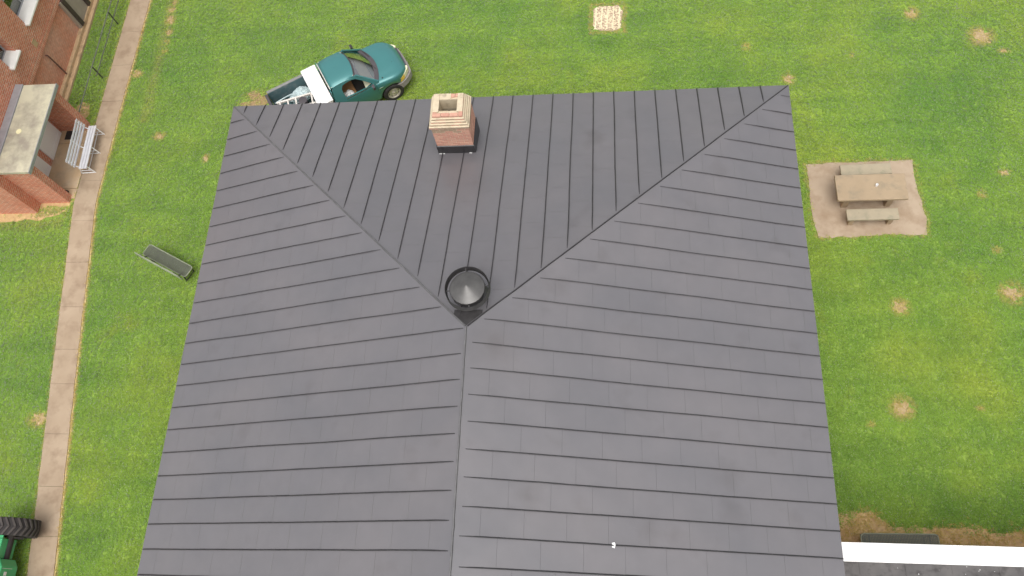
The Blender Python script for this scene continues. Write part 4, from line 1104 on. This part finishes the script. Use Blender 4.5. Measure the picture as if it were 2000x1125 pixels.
q = np.hypot((X - tx + .05) / .6, (Y - ty + .1) / .46) + rng.normal(0, .12, len(X)); keep &= ~((q < 1) & (u01 < .62)); dryv = np.maximum(dryv, np.where(q < 1.2, .55 * u01, 0))
q = np.maximum(np.abs(X - .05) / .53, np.abs(Y - 19.27) / .56) + rng.normal(0, .04, len(X)); keep &= ~(q < 1); dryv = np.maximum(dryv, np.where(q < 1.22, .6 * u01 + .25, 0))
q = np.hypot((X + 18.85) / .3, (Y - 16.2) / .45) + rng.normal(0, .2, len(X)); keep &= ~((q < 1) & (u01 < .8))
lit = (X > 4) & (Y < 3.1) & (Y < 2.42 + .10 * np.sin(X * 3.1) + .36 * np.exp(-((X - 6.55) / .45) ** 2) + rng.normal(0, .09, len(X)))
keep &= ~(lit & (u01 < .45)); dryv = np.maximum(dryv, np.where(lit, .9, 0)); keep &= ~((X > 4) & (Y < 1.82))
keep &= ~((X > -10.1) & (X < 4.28) & (Y < 12.63))
# a worn line of thin yellow grass left of the truck
xs_line = np.interp(Y, [14, 17.5, 22], [-16.3, -16.35, -16.42])
dryv = np.maximum(dryv, np.where((Y > 15.6), .34 * np.exp(-((X - xs_line) / .20) ** 2) * (.4 + .9 * u01), 0))
X, Y, dryv = X[keep], Y[keep], dryv[keep]
me = bpy.data.meshes.new('grass'); me.vertices.add(len(X))
co = np.zeros((len(X), 3), np.float32); co[:, 0] = X; co[:, 1] = Y; me.vertices.foreach_set('co', co.ravel())
a = me.attributes.new('dry', 'FLOAT', 'POINT'); a.data.foreach_set('value', dryv.astype(np.float32))
gobj = bpy.data.objects.new('grass', me); COL.objects.link(gobj); gobj['kind'] = 'stuff'; gobj['label'] = 'short mown green lawn grass with clover'
me.materials.append(M['grass'])
ng = bpy.data.node_groups.new('scatter_tufts', 'GeometryNodeTree')
ng.interface.new_socket('Geometry', in_out='INPUT', socket_type='NodeSocketGeometry'); ng.interface.new_socket('Geometry', in_out='OUTPUT', socket_type='NodeSocketGeometry')
N = ng.nodes; Lk = ng.links
gi = N.new('NodeGroupInput'); go = N.new('NodeGroupOutput'); ip = N.new('GeometryNodeInstanceOnPoints'); ci = N.new('GeometryNodeCollectionInfo')
ci.inputs['Collection'].default_value = tcol; ci.inputs['Separate Children'].default_value = True; ci.inputs['Reset Children'].default_value = True
ip.inputs['Pick Instance'].default_value = True
rr1 = N.new('FunctionNodeRandomValue'); rr1.data_type = 'FLOAT_VECTOR'; rr1.inputs[0].default_value = (-.15, -.15, 0); rr1.inputs[1].default_value = (.15, .15, 6.283)
rs = N.new('FunctionNodeRandomValue'); rs.data_type = 'FLOAT'; rs.inputs[2].default_value = .75; rs.inputs[3].default_value = 1.55
ri = N.new('FunctionNodeRandomValue'); ri.data_type = 'INT'; ri.inputs[4].default_value = 0; ri.inputs[5].default_value = 3
Lk.new(gi.outputs[0], ip.inputs['Points']); Lk.new(ci.outputs[0], ip.inputs['Instance']); Lk.new(ri.outputs[2], ip.inputs['Instance Index'])
Lk.new(rr1.outputs[0], ip.inputs['Rotation']); Lk.new(rs.outputs[1], ip.inputs['Scale']); Lk.new(ip.outputs[0], go.inputs[0])
md = gobj.modifiers.new('tufts', 'NODES'); md.node_group = ng
